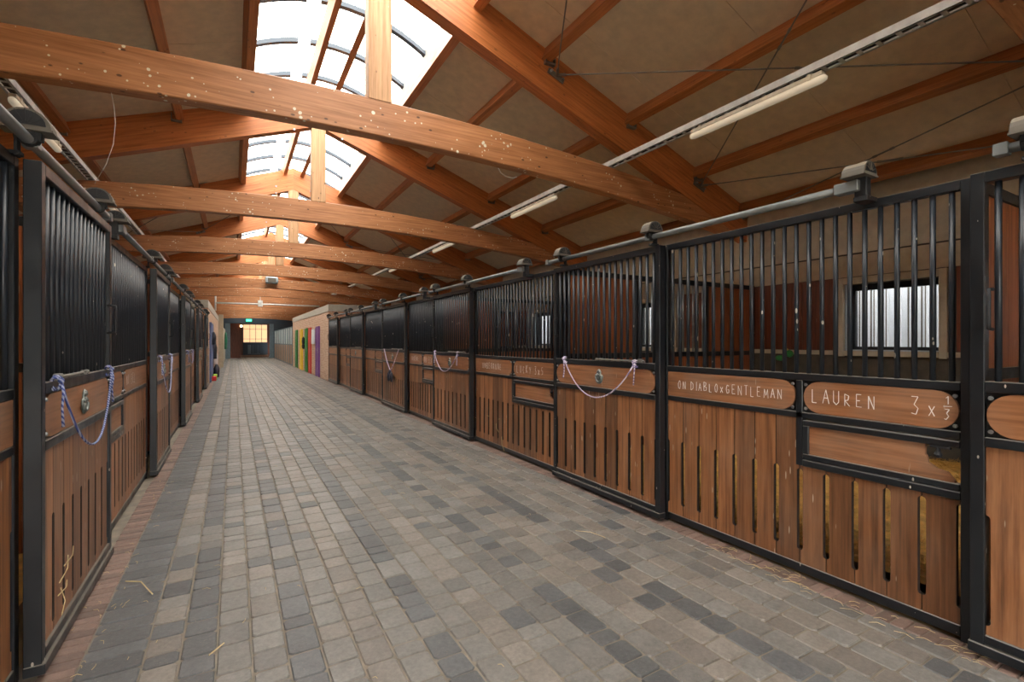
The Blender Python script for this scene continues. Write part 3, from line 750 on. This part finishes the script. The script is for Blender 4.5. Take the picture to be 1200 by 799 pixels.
# right side
RL = 'right side of the aisle'
stall_door(1, -.62, .89, 'sliding stall door cut off at the right edge of view, dark bars and D handle')
fr = [(.90, 2.82)] + [(PER[k][1] + .02, PER[k + 1][0] + .05) for k in range(4)]
FL = ['wide right stall front chalked LAUREN with 3 x 1/3 and open feed hatch', 'right stall front with pale worn planks and chalked 3x5, beyond the nearest full right door',
      'right stall front with chalk marks on its upper planks, third from the near end', 'fourth right stall front from the near end, mostly plain planks', 'fifth right stall front, last before the brick room']
TXT = [[(2, 2.66, 1.075, .062, 'ON DIABLOxGENTLEMAN', .76, 3), (1, 1.64, 1.075, .075, 'LAUREN', .80, 5), (1, 1.145, 1.068, .085, '3x', .85, 6), (1, 1.015, 1.09, .062, 'f', 1, 8)],
       [(2, 6.12, 1.07, .075, 'UNBERRUNE', .85, 9), (1, 5.17, 1.06, .085, 'LUCKY 3x5', .86, 11)],
       [(2, 9.2, 1.06, .09, 'UNDIE', .9, 13), (1, 8.5, 1.06, .10, 'MICKEY', .7, 14)], [], []]
TXT[2] = [(2, 9.25, 1.07, .08, 'URUENE', .9, 13), (1, 8.52, 1.06, .10, 'NUXEEK', .72, 14)]
for k, (a0, a1) in enumerate(fr):
    t = stall_front(1, a0, a1, FL[k], k < 3, texts=TXT[k], frac=.426 if k == 0 else .47)
DL = ['nearest full sliding door on the right, crown badge and lilac rope', 'second full right sliding door, behind the worn stall front, with hanging rope',
      'third full right sliding door, with black halter hanging on it', 'fourth full right sliding door from the near end', 'last right sliding door, next to the brick room']
for k, (a0, a1) in enumerate(PER): stall_door(1, a0, a1, DL[k], k < 4)
RLB = ['right door rail, longest in view, ending above the LAUREN stall front', 'right door rail, second from the near end', 'right door rail, third from the near end', 'right door rail, fourth from the near end', 'right door rail, last before the brick room']
ends = [1.33] + [4.81 + 3.45 * k for k in range(4)]
for k in range(5): door_rail(1, ends[k], PER[k][1] + .08, RLB[k])
door_rail(1, -2.1, .80, 'short rail stub at the far right edge of view above the cut off door')
rope(1, 3.02, 4.02, 'lilac and white rope swagged across the nearest full right door', 'ropep')
rope(1, 6.75, 7.70, 'pale rope swagged across the second full right door', 'ropep', sag=.30)
# left side
LD = ['nearest left sliding door, big dark barred door with blue rope', 'second left sliding door, blue rope looped on its rail', 'third left sliding door from the near end', 'fourth left sliding door from the near end', 'last left sliding door, before the left brick room']
for k, (a0, a1) in enumerate(PERL): stall_door(-1, a0, a1, LD[k], k < 4)
LF = ['left stall front at the very left edge of view, mostly cut off', 'left stall front with feed hatch between the first two left doors', 'third left stall front from the near end', 'fourth left stall front from the near end', 'last left stall front before the left brick room']
fl = [(.9, PERL[0][0] + .05)] + [(PERL[k][1] + .02, PERL[k + 1][0] + .05) for k in range(4)]
for k, (a0, a1) in enumerate(fl):
    stall_front(-1, a0, a1, LF[k], k < 3, texts=[[], [(2, 5.25, 1.07, .08, 'NUXEEL', .9, 21), (1, 4.35, 1.07, .09, 'N', .9, 22)], [], [], []][k], frac=.42)
lends = [1.3] + [PERL[k][1] + .42 for k in range(4)]
LR = ['left door rail, nearest, sweeping in from the left edge of view', 'left door rail, second from the near end', 'left door rail, third from the near end', 'left door rail, fourth from the near end', 'left door rail, last before the left brick room']
for k in range(5): door_rail(-1, lends[k], PERL[k][1] + .08, LR[k])
rope(-1, 2.93, 3.98, 'blue rope hanging in a loop across the nearest left door', 'ropeb', .38, tail=.22)
rope(-1, 6.45, 7.45, 'blue rope looped across the second left door', 'rope', .42)
rope(-1, 10.0, 11.1, 'small blue rope on the third left door', 'rope', .22)
# head collar on the third right door
t = empty('halter', (XR - .03, 10.25, .62), 'black halter hanging on ropes from the third right sliding door', 'halter')
b = MB()
for ya in (9.75, 10.85): b.tube([(XR - .03, ya, 1.27), (XR - .04, (ya + 10.3) / 2, 1.0), (XR - .04, 10.3, .80)], .009, 6)
b.build('lead_rope', M['ropep'], t)
b = MB()
for q, r in ((-.10, .05), (.10, .05)): b.ball((XR - .05, 10.3 + q, .68), .075, 8, sc_=(.5, .9, 1.5))
b.ball((XR - .05, 10.3, .78), .06, 8, sc_=(.5, 1.2, 1)); b.build('strap_bundle', M['coat'], t, smooth=True)

# ------------------------------------------------------------------ partitions inside the stalls
def partition(side, y, label, solid=False):
    s = side; X0 = chain(s) + s * .16; X1 = (WR - .01) if s > 0 else (WLX + .01)
    t = empty('stall_partition', ((X0 + X1) / 2, y, 0), label, 'partition', 'timber and bar partitions between stalls')
    b = MB(); xa, xb = X0 + s * 1.05, X0 + s * 2.30
    for z0, z1 in ((0, .05), (1.25, 1.31), (2.17, 2.23)): b.box(X0, X1, y - .025, y + .025, z0, z1, .003)
    for x in (X0, xa, xb, X1 - s * .05): b.box(x, x + s * .05, y - .025, y + .025, .05, 2.17, .003)
    b.build('frame', M['black'], t)
    L = abs(X1 - X0); k = int(L / .14); wd = L / k
    mlo = MB(); mlo.box(.001, wd - .001, -.015, .015, .05, 1.25); mlo = mlo.mesh('lower_plank', M['liningO'])
    mhi = MB(); mhi.box(.001, wd - .001, -.015, .015, 1.31, 2.17); mhi = mhi.mesh('upper_plank', M['liningO'])
    for i in range(k):
        x = min(X0, X1) + i * wd; inst('lower_plank', mlo, t, (x, y, 0))
        xm = x + wd / 2
        if solid or not (min(xa, xb) - .02 < xm < max(xa, xb) + .04): inst('upper_plank', mhi, t, (x, y, 0))
    bm_ = MB().cyl((0, 0, 1.31), (0, 0, 2.17), .0125, 8).mesh('partition_bar', M['galv'], smooth=True)
    for i in range(0 if solid else 13): inst('partition_bar', bm_, t, (xa + s * (.10 + i * .092), y, 0))
    return t
for k, y in enumerate([.93] + [p[1] + .04 for p in PER]):
    partition(1, y, ['partition of the stall behind the far right door', 'orange timber partition seen behind the nearest right door bars', 'partition behind the second full right door', 'partition behind the third full right door', 'partition behind the fourth right door', 'partition against the right brick room'][k], k == 0)
for k, y in enumerate([PERL[0][1] + .04, PERL[1][1] + .04, PERL[2][1] + .04, PERL[3][1] + .04]):
    partition(-1, y, f'timber partition behind the {["nearest", "second", "third", "fourth"][k]} left sliding door')

# straw bedding
def straw(name, x0, x1, y0, y1, n, label, hgt=.22):
    rr = random.Random(hash(name) % 99 + int(y0 * 10)); b = MB(); NX = 14
    def hz(x, y): return .06 + hgt * (.5 + .5 * math.sin(x * 2.1 + y * 1.3)) * .5 + hgt * .5 * max(0, (x - x0) / (x1 - x0)) 
    G = [[(x0 + (x1 - x0) * i / NX, y0 + (y1 - y0) * j / NX) for i in range(NX + 1)] for j in range(NX + 1)]
    b.add([(p[0], p[1], hz(*p)) for r_ in G for p in r_], [(j * (NX + 1) + i, j * (NX + 1) + i + 1, (j + 1) * (NX + 1) + i + 1, (j + 1) * (NX + 1) + i) for j in range(NX) for i in range(NX)], 0)
    for _ in range(n):
        x, y = rr.uniform(x0 + .05, x1 - .05), rr.uniform(y0 + .05, y1 - .05); z = hz(x, y) + rr.uniform(0, .03); a = rr.uniform(0, math.pi); L = rr.uniform(.04, .12)
        dx, dy, dz = math.cos(a) * L / 2, math.sin(a) * L / 2, rr.uniform(-.03, .03); w_ = .0022
        b.add([(x - dx, y - dy, z - dz), (x + dx, y + dy, z + dz), (x + dx - w_ * math.sin(a), y + dy + w_ * math.cos(a), z + dz + .002), (x - dx - w_ * math.sin(a), y - dy + w_ * math.cos(a), z - dz + .002)], [(0, 1, 2, 3)])
    o = b.thing(name, M['straw'], (x0, y0, 0), label, 'straw', kind='stuff'); return o
straw('straw_bedding', XR + .2, WR - .02, .98, PER[0][1] - .02, 14000, 'golden straw bedding in the LAUREN stall')
straw('straw_bedding', XR + .2, WR - .02, PER[0][1] + .12, PER[1][1] - .02, 4000, 'golden straw bedding in the second right stall')
straw('straw_bedding', XL - 3.3, XL - .2, .0, PERL[0][1] - .05, 3000, 'straw bedding in the nearest left stall', .1)

# loose straw on the floor: wisps that can be picked out
def wisp(pts, label, r=.0022):
    b = MB(); b.tube(pts, r, 5); b.thing('straw_stalk', M['hay'], pts[0], label, 'straw', 'loose straw stalks on the paving')
wisp([(-.56, 3.66, .012), (-.48, 3.60, .016), (-.40, 3.40, .012)], 'long pale straw stalk lying by the nearest left door', .0034)
wisp([(2.25, 2.95, .008), (2.32, 2.86, .014), (2.36, 2.74, .008)], 'curved straw stalk on the paving before the right door')
wisp([(-.10, 2.62, .006), (-.04, 2.68, .012)], 'short straw stalk in the left foreground paving', .003)
rr = random.Random(5); b = MB()
for i in range(170):
    if i < 60: x, y = XR + rr.uniform(-.10, .06), rr.uniform(.75, 2.2)
    elif i < 110: x, y = rr.uniform(-.7, -.5), rr.uniform(2.6, 8)
    else: x, y = rr.uniform(-.5, 2.8), rr.uniform(1.2, 8)
    a = rr.gauss(1.57, .6); L = rr.uniform(.02, .10 if i < 60 else .05); z = .006
    b.tube([(x, y, z), (x + math.cos(a) * L * .5, y + math.sin(a) * L * .5, z + .004), (x + math.cos(a + .3) * L, y + math.sin(a + .3) * L, z)], .0013, 4)
b.thing('straw_litter', M['hay'], (1, 2, 0), 'scattered bits of straw along the kerbs and paving', 'straw', kind='stuff')
t = MB()
for (y, z, dy, dz) in ((2.98, .33, .10, .09), (3.05, .38, .12, .05), (3.0, .30, -.02, -.12), (2.96, .28, .10, .03)):
    t.tube([(XL + .012, y, z), (XL + .03, y + dy / 2, z + dz / 2), (XL + .02, y + dy, z + dz)], .0022, 4)
t.thing('straw_tuft', M['hay'], (XL, 3, .3), 'tuft of straw caught in a slot of the nearest left door', 'straw')
t = MB()
for (y, z, dy, dz) in ((5.55, .20, -.10, -.17), (5.7, .35, -.1, -.1), (5.9, .42, .03, .01), (5.62, .42, -.06, .01)):
    t.tube([(XR + NF - .005, y, z), (XR + NF - .03, y + dy / 2, z + dz / 2), (XR + NF - .02, y + dy, z + dz)], .003, 4)
t.thing('straw_tuft', M['hay'], (XR + NF, 5.6, .2), 'straw stalks poking out of slots in the worn right stall front', 'straw')
# green toy in the near stall
t = empty('horse_toy', (WR - .08, 3.75, 1.19), 'small green toy hanging by twine at the back of the LAUREN stall', 'toy')
b = MB(); b.ball((WR - .10, 3.72, 1.28), .05, 10); b.ball((WR - .10, 3.84, 1.22), .06, 8, sc_=(.6, 1.3, .7)); b.build('ball', M['green'], t, smooth=True)
b = MB(); b.tube([(WR - .05, 3.80, 1.42), (WR - .09, 3.79, 1.36), (WR - .10, 3.74, 1.33)], .012, 6); b.build('twine', M['straw'], t)

# ------------------------------------------------------------------ cable trays and lamps
def tray(x, label):
    z = tie_top(x - XC) + .012; t = empty('cable_tray', (x, YN, z), label, 'cable tray', 'white cable trays on the tie beams')
    b = MB(); b.box(x - .05, x - .044, YN, 44, z, z + .06); b.box(x + .044, x + .05, YN, 44, z, z + .06); b.box(x - .05, x - .03, YN, 44, z, z + .004); b.box(x + .03, x + .05, YN, 44, z, z + .004)
    b.build('side_rail', M['tray'], t)
    b = MB(); y = YN
    while y < 30: b.box(x - .044, x + .044, y, y + .03, z, z + .004); y += .12
    b.build('rung', M['tray'], t, kind='stuff')
    b = MB()
    for dx, r in ((-.02, .007), (0, .009), (.02, .006)): b.cyl((x + dx, YN, z + .015), (x + dx, 43.8, z + .015), r, 6)
    b.build('cable', M['cable'], t); return z
for x, sd in ((XC + 2.75, 'right'), (XC - 2.75, 'left')):
    z = tray(x, f'long white perforated cable tray above the {sd} stalls')
    for k in range(10):
        y0 = 2.0 + 3.55 * k
        t = empty('strip_lamp', (x, y0 + .63, z), f'{"nearest" if k == 0 else ORD[k]} unlit fluorescent strip lamp under the {sd} cable tray', 'lamp', 'fluorescent lamps under the cable trays')
        b = MB(); b.box(x - .03, x + .03, y0 + .02, y0 + 1.24, z - .045, z - .008, .006)
        for e in (y0 + .1, y0 + 1.12): b.box(x - .035, x + .035, e, e + .03, z - .05, z + .01, .003)
        b.build('lamp_body', M['lampbody'], t)
        b = MB(); b.tube([(x, y0, z - .055), (x, y0 + .01, z - .062), (x, y0 + .04, z - .066), (x, y0 + 1.22, z - .066), (x, y0 + 1.25, z - .062), (x, y0 + 1.26, z - .055)], [.012, .026, .032, .032, .026, .012], 12)
        b.build('diffuser', M['lamptube'], t, smooth=True)

# ------------------------------------------------------------------ wind bracing
def joint(s, off, y): return Vector((XC + s * off, y, ceil_z(off) - .22))
def brace(p, q, label, tb=True):
    t = empty('brace_rod', tuple(p), label, 'bracing rod', 'steel wind bracing rods under the roof')
    b = MB(); b.cyl(p, q, .007, 6); b.build('rod', M['rod'], t)
    if tb:
        d = (q - p).normalized(); m = p.lerp(q, .42); b = MB(); u = d.orthogonal().normalized() * .014
        b.cyl(m - d * .09 + u, m + d * .09 + u, .004, 6); b.cyl(m - d * .09 - u, m + d * .09 - u, .004, 6)
        for e in (-.09, .09): b.cyl(m + d * (e - .02), m + d * (e + .02), .013, 6)
        b.build('turnbuckle', M['rod'], t)
    for pp, dd in ((p, 1), (q, -1)):
        d = (q - p).normalized() * dd; b = MB(); b.cyl(pp, pp + d * .10, .016, 6); b.build('rod_fork', M['rod'], t)
def bplate(s, off, y, face, bay):
    p = joint(s, off, y); t = empty('brace_bracket', tuple(p), f'{"upper" if off < 3 else "lower"} bracing bracket, {"right" if s>0 else "left"} roof slope, {"far" if face<0 else "near"} end of the {bay}', 'bracket', 'bracing brackets on the rafters')
    b = MB(); dx = Vector((s * math.cos(ang), 0, -math.sin(ang))); a = p - dx * .11; c = p + dx * .11
    yy = y + face * .012
    up = Vector((s * math.sin(ang), 0, math.cos(ang))) * .03
    vs = [a - up, c - up, c + up, a + up]; b.add([(v.x, yy - .006, v.z) for v in vs] + [(v.x, yy + .006, v.z) for v in vs], [(0, 1, 2, 3), (7, 6, 5, 4), (0, 4, 5, 1), (1, 5, 6, 2), (2, 6, 7, 3), (3, 7, 4, 0)])
    b.build('plate', M['rod'], t)
    b = MB()
    for e in (-.08, .08): m = p + dx * e; b.cyl((m.x, yy, m.z), (m.x, yy + face * .04, m.z), .012, 8)
    b.build('bolt', M['bolt'], t)
for (i0, i1, nm) in ((0, 1, 'nearest bay'), (3, 4, 'fourth bay')):
    ya, yb = TY[i0] + TT + .03, TY[i1] - .03
    for s in (1, -1):
        sd = 'right' if s > 0 else 'left'; O = [.0, 1.92, 4.25, 5.15]
        for j in range(3):
            if j == 2:
                prs = ((O[2], O[3], 'down'), (O[3], O[2], 'up'))
            else: prs = ((O[j], O[j + 1], 'down'), (O[j + 1], O[j], 'up'))
            for (oa, ob_, w_) in prs:
                brace(joint(s, ob_, ya), joint(s, oa, yb), f'{"rising" if w_=="up" else "falling"} bracing rod, {["upper", "middle", "lowest"][j]} {sd} roof panel, {nm}')
        for off in O[1:3]: bplate(s, off, TY[i1], -1, nm); bplate(s, off, TY[i0] + TT, 1, nm)

# hanging thread on the left, loop of wire on tie
b = MB(); b.tube([(-.775, 4.5, 3.27), (-.756, 4.5, 3.15), (-.748, 4.5, 3.03), (-.760, 4.5, 2.88), (-.798, 4.5, 2.73), (-.865, 4.5, 2.575)], .0016, 5)
b.thing('thread', M['tray'], (-.775, 4.5, 3.27), 'thin pale thread dangling in a curve above the left rail', 'thread', smooth=True)
b = MB(); b.tube([(2.43, 4.53, 3.29), (2.46, 4.53, 3.235), (2.53, 4.53, 3.205), (2.61, 4.53, 3.205), (2.66, 4.53, 3.225)], .005, 5)
b.thing('wire_loop', M['tray'], (2.43, 4.53, 3.29), 'pale wire loop hanging under the nearest tie beam', 'wire', smooth=True)

# unseen gable wall behind the viewer; opening added and shifted to steer fill light
gw = empty('wall_near', (1.15, YN, 0), kind='structure'); b = MB()
b.box(WLX - .2, -.5, YN - .2, YN - .01, 0, 5.3); b.box(1.3, WR + .2, YN - .2, YN - .01, 0, 5.3); b.box(-.5, 1.3, YN - .2, YN - .01, 2.5, 5.3)
b.build('wall_core', M['panel'], gw)

# ------------------------------------------------------------------ far rooms
BY0, BY1 = 18.52, 30.9
for s, nm in ((1, 'right'), (-1, 'left')):
    Xf = 2.985 if s > 0 else -.735; Xo = WR - .01 if s > 0 else WLX + .01
    t = empty('brick_room', ((Xf + Xo) / 2, BY0, 0), f'brick walled room on the {nm} side after the last stall door', 'brick room')
    b = MB(); b.box(Xf, Xo, BY0, BY1, 0, 2.52); b.build('brick_wall', M['brickp'] if True else M['brick'], t)
    b = MB(); b.box(Xf - s * .01, Xo, BY0 - .006, BY0 + .12, 0, 2.52); b.build('end_wall', M['brick'], t)
    b = MB(); b.box(Xf - s * .02, Xo, BY0 - .02, BY1 + .02, 2.52, 2.78, .01); b.build('concrete_band', M['concrete'], t)
def flush_door(y0, y1, c, label, s=1, zt=2.04):
    Xf = 2.985 if s > 0 else -.735; t = empty('store_door', (Xf, (y0 + y1) / 2, 0), label, 'door', 'coloured flush doors of the brick rooms')
    b = MB(); b.box(Xf - s * .045, Xf + s * .001, y0 + .05, y1 - .05, .03, zt - .05, .004); b.build('leaf', M[c], t)
    b = MB()
    for a, e in ((y0, y0 + .05), (y1 - .05, y1)): b.box(Xf - s * .06, Xf + s * .001, a, e, 0, zt)
    b.box(Xf - s * .06, Xf + s * .001, y0 + .05, y1 - .05, zt - .05, zt); b.build('jamb', M[c], t)
    b = MB(); b.box(Xf - s * .055, Xf - s * .045, y0 + .1, y0 + .16, .95, 1.2); b.cyl((Xf - s * .07, y0 + .10, 1.08), (Xf - s * .07, y0 + .24, 1.08), .012, 6); b.build('handle', M['bolt'], t)
flush_door(20.6, 21.45, 'purple', 'purple door in the right brick wall, the nearest'); flush_door(23.0, 23.75, 'red', 'red door in the right brick wall beside the white notice board')
flush_door(24.25, 24.95, 'green', 'green door in the right brick wall next to the red one'); flush_door(26.1, 26.95, 'yellow', 'yellow door in the right brick wall between two green ones'); flush_door(28.25, 29.1, 'green', 'farthest green door in the right brick wall')
flush_door(19.8, 21.9, 'blue', 'blue locker door on the left brick wall behind the coats', -1, 2.1)
b = MB(); b.box(2.945, 2.975, 21.9, 22.8, 1.32, 1.95, .003); b.thing('notice_board', M['signw'], (2.96, 22.3, 1.6), 'white notice board between purple and red doors', 'notice board')
b = MB(); b.ball((2.93, 25.5, 1.45), .13, 8, sc_=(.6, 1, 1.6)); b.ball((2.93, 25.55, 1.2), .11, 8, sc_=(.6, 1, 1.4)); b.thing('tack_bundle', M['coat'], (2.9, 25.5, 1.4), 'dark tack hanging on the wall between yellow and green doors', 'tack', smooth=True)
def coat(x, y, z0, z1, m, label, wd=.35, nm='coat'):
    b = MB(); n = 9; rings = []
    for k in range(7):
        q = k / 6; z = z1 + (z0 - z1) * q; r = wd * (.35 + .6 * math.sin(min(1, q * 1.7) * 1.5)) / 2
        rings.append([(x + r * .55 * math.cos(2 * math.pi * i / n) * (1 + .2 * math.sin(3 * i + k)), y + r * 1.2 * math.sin(2 * math.pi * i / n), z) for i in range(n)])
    vs = [p for r_ in rings for p in r_]; fs = [(k * n + i, k * n + n + i, k * n + n + (i + 1) % n, k * n + (i + 1) % n) for k in range(6) for i in range(n)] + [tuple(range(n)), tuple(range(6 * n, 7 * n))[::-1]]
    b.add(vs, fs); return b.thing(nm, M[m], (x, y, z0), label, 'coat' if nm == 'coat' else nm, smooth=True)
coat(-.655, 21.2, 1.30, 1.78, 'coat', 'upper dark coat hanging on the left brick wall', .34); coat(-.655, 22.3, .75, 1.4, 'coat', 'lower dark coat hanging on the left brick wall', .34)
coat(-.655, 23.2, .45, 1.05, 'cloth', 'pale patterned cloth hanging by the dark coats', .34); coat(-.58, 22.0, .05, .55, 'coat', 'dark rug bundled at the foot of the left brick wall', .4, 'rug')
b = MB(); b.box(-.70, -.55, 20.6, 20.95, 0, .16, .02); b.thing('red_box', M['redbag'], (-.6, 20.8, 0), 'small bright red box on the floor by the left wall', 'box')
b = MB(); b.box(-.68, -.55, 21.3, 21.6, .0, .20, .02); b.thing('green_bag', M['lime'], (-.6, 21.4, 0), 'small lime green bag behind the red box', 'bag')
coat(-.52, 41.5, .85, 2.1, 'greencoat', 'long green coat hanging near the far end on the left', .42)
# far stalls right
for k in range(5):
    a0 = 31.1 + k * 2.9; a1 = a0 + 2.85; X = 2.985
    t = empty('far_stall_front', (X, (a0 + a1) / 2, 0), f'pale blue topped stall front beyond the right brick room, {ORD[k]} of five', 'stall front', 'pale topped far stall fronts')
    b = MB()
    for a in (a0, (a0 + a1) / 2 - .03, a1 - .06): b.box(X - .02, X + .04, a, a + .06, 0, 2.3)
    for z in (0, 1.2, 2.24): b.box(X - .01, X + .04, a0, a1, z, z + .06)
    b.build('frame', M['teal'], t)
    b = MB(); b.box(X + .01, X + .03, a0 + .06, a1 - .06, 1.26, 2.24); b.build('upper_panel', M['bluegrey'], t)
    pmf = MB(); pmf.box(X, X + .03, -.07, .07, .06, 1.2); me = pmf.mesh('far_plank', M['farwood'], (X, 0, 0))
    for q in range(19): inst('plank', me, t, (X, a0 + .13 + q * .143, 0))
# left wall beyond the left brick room
b = MB(); b.box(-.735, -.60, 30.95, YF, 0, 2.35); b.box(-.735, -.50, 31.0, 31.4, 0, 2.9); o = b.build('wall_far_left', M['cream']); o['kind'] = 'structure'
# fill behind far stalls / above
# end wall with doorway
ew = empty('wall_end', (1.15, YF, 0), kind='structure'); b = MB()
b.box(WLX, -.25, YF, YF + .2, 0, 5.3); b.box(2.77, WR, YF, YF + .2, 0, 5.3); b.box(-.25, 2.77, YF, YF + .2, 2.9, 5.3); b.build('wall_core', M['navy'], ew)
b = MB(); b.box(-.62, -.25, YF - .05, YF, 0, 2.9); b.box(2.62, 2.95, YF - .05, YF, 0, 2.9); b.build('door_jamb', M['teal'], ew)
b = MB(); b.box(-1.2, 3.8, 50.1, 50.3, 0, 3.4); b.box(-1.2, -1.0, 46.2, 50.1, 0, 3.4); b.box(3.6, 3.8, 46.2, 50.1, 0, 3.4); b.box(-1.2, 3.8, 46.2, 50.3, 3.4, 3.5); b.box(-.25, .5, 47.5, 47.7, 0, 3.4)
b.build('lobby_wall', M['lining'], ew)
wn = empty('window_7', (1.7, 50.05, 1.33), kind='structure'); b = MB(); b.box(.75, 2.68, 50.04, 50.08, 1.33, 2.95); b.build('lit_pane', M['lit'], wn)
b = MB()
for x in (.72, 1.25, 1.72, 2.2, 2.66): b.box(x, x + .03, 49.98, 50.04, 1.3, 2.98)
for z in (1.30, 1.62, 2.5, 2.93): b.box(.72, 2.71, 49.98, 50.04, z, z + .025)
b.box(.72, 2.71, 49.95, 50.03, 0, 1.3); b.build('window_frame', M['navy'], wn)
b = MB(); b.box(1.1, 1.35, 49.9, 49.95, .3, 1.1); b.box(1.5, 1.52, 49.9, 49.95, .3, 1.1); b.box(1.9, 1.92, 49.9, 49.95, .3, 1.1); b.box(1.1, 2.1, 49.9, 49.95, .28, .31); b.build('gate_bar', M['teal'], wn)
b = MB(); b.box(-.25, 2.77, 49.9, 50.0, 0, .18); b.build('lobby_step', M['farwood'], ew)
t = empty('exit_sign', (1.15, 45.9, 3.1), 'small glowing green exit sign above the far doorway', 'exit sign')
b = MB(); b.box(.88, 1.30, 45.9, 46.001, 3.07, 3.27, .005); b.build('light_panel', M['exit'], t)
b = MB(); b.box(1.0, 1.05, 45.893, 45.9, 3.10, 3.22); b.box(1.09, 1.22, 45.893, 45.9, 3.145, 3.165); b.prism([(1.2, 3.13), (1.26, 3.155), (1.2, 3.18)], 1, 45.893, 45.9); b.build('pictogram', M['signw'], t)
t = empty('wall_lamp', (.62, 47.45, 2.6), 'small warm lamp glowing in the far lobby', 'lamp')
b = MB(); b.ball((.55, 47.3, 2.72), .11, 10); b.build('bulb', M['bulb'], t, smooth=True); b = MB(); b.cyl((.5, 47.5, 2.72), (.5, 47.38, 2.72), .04, 8); b.build('lamp_base', M['bolt'], t)
# unit in the middle of a tie, cross pipe
t = empty('fan_unit', (XC, TY[5] - .3, 3.4), 'grey white box unit fixed at the middle of a far tie beam', 'unit')
b = MB(); b.box(XC - .20, XC + .20, TY[5] - .32, TY[5] - .02, 3.46, 3.68, .03); b.build('casing', M['bluegrey'], t); b = MB(); b.box(XC - .13, XC + .13, TY[5] - .33, TY[5] - .318, 3.50, 3.64, .004); b.build('grille', M['hood'], t)
t = empty('cross_pipe', (1.4, 25, 3.15), 'thin white pipe crossing the aisle between the brick rooms', 'pipe')
b = MB(); b.cyl((-.70, 25, 3.13), (3.6, 25, 3.13), .035, 8); b.cyl((-.70, 25, 2.78), (-.70, 25, 3.6), .035, 8); b.build('tube', M['tray'], t, smooth=True)
b = MB(); b.box(.95, 1.15, 24.93, 25.07, 3.02, 3.30, .01); b.cyl((1.05, 25, 3.3), (1.05, 25, 4.2), .012, 6); b.build('junction_box', M['tray'], t)
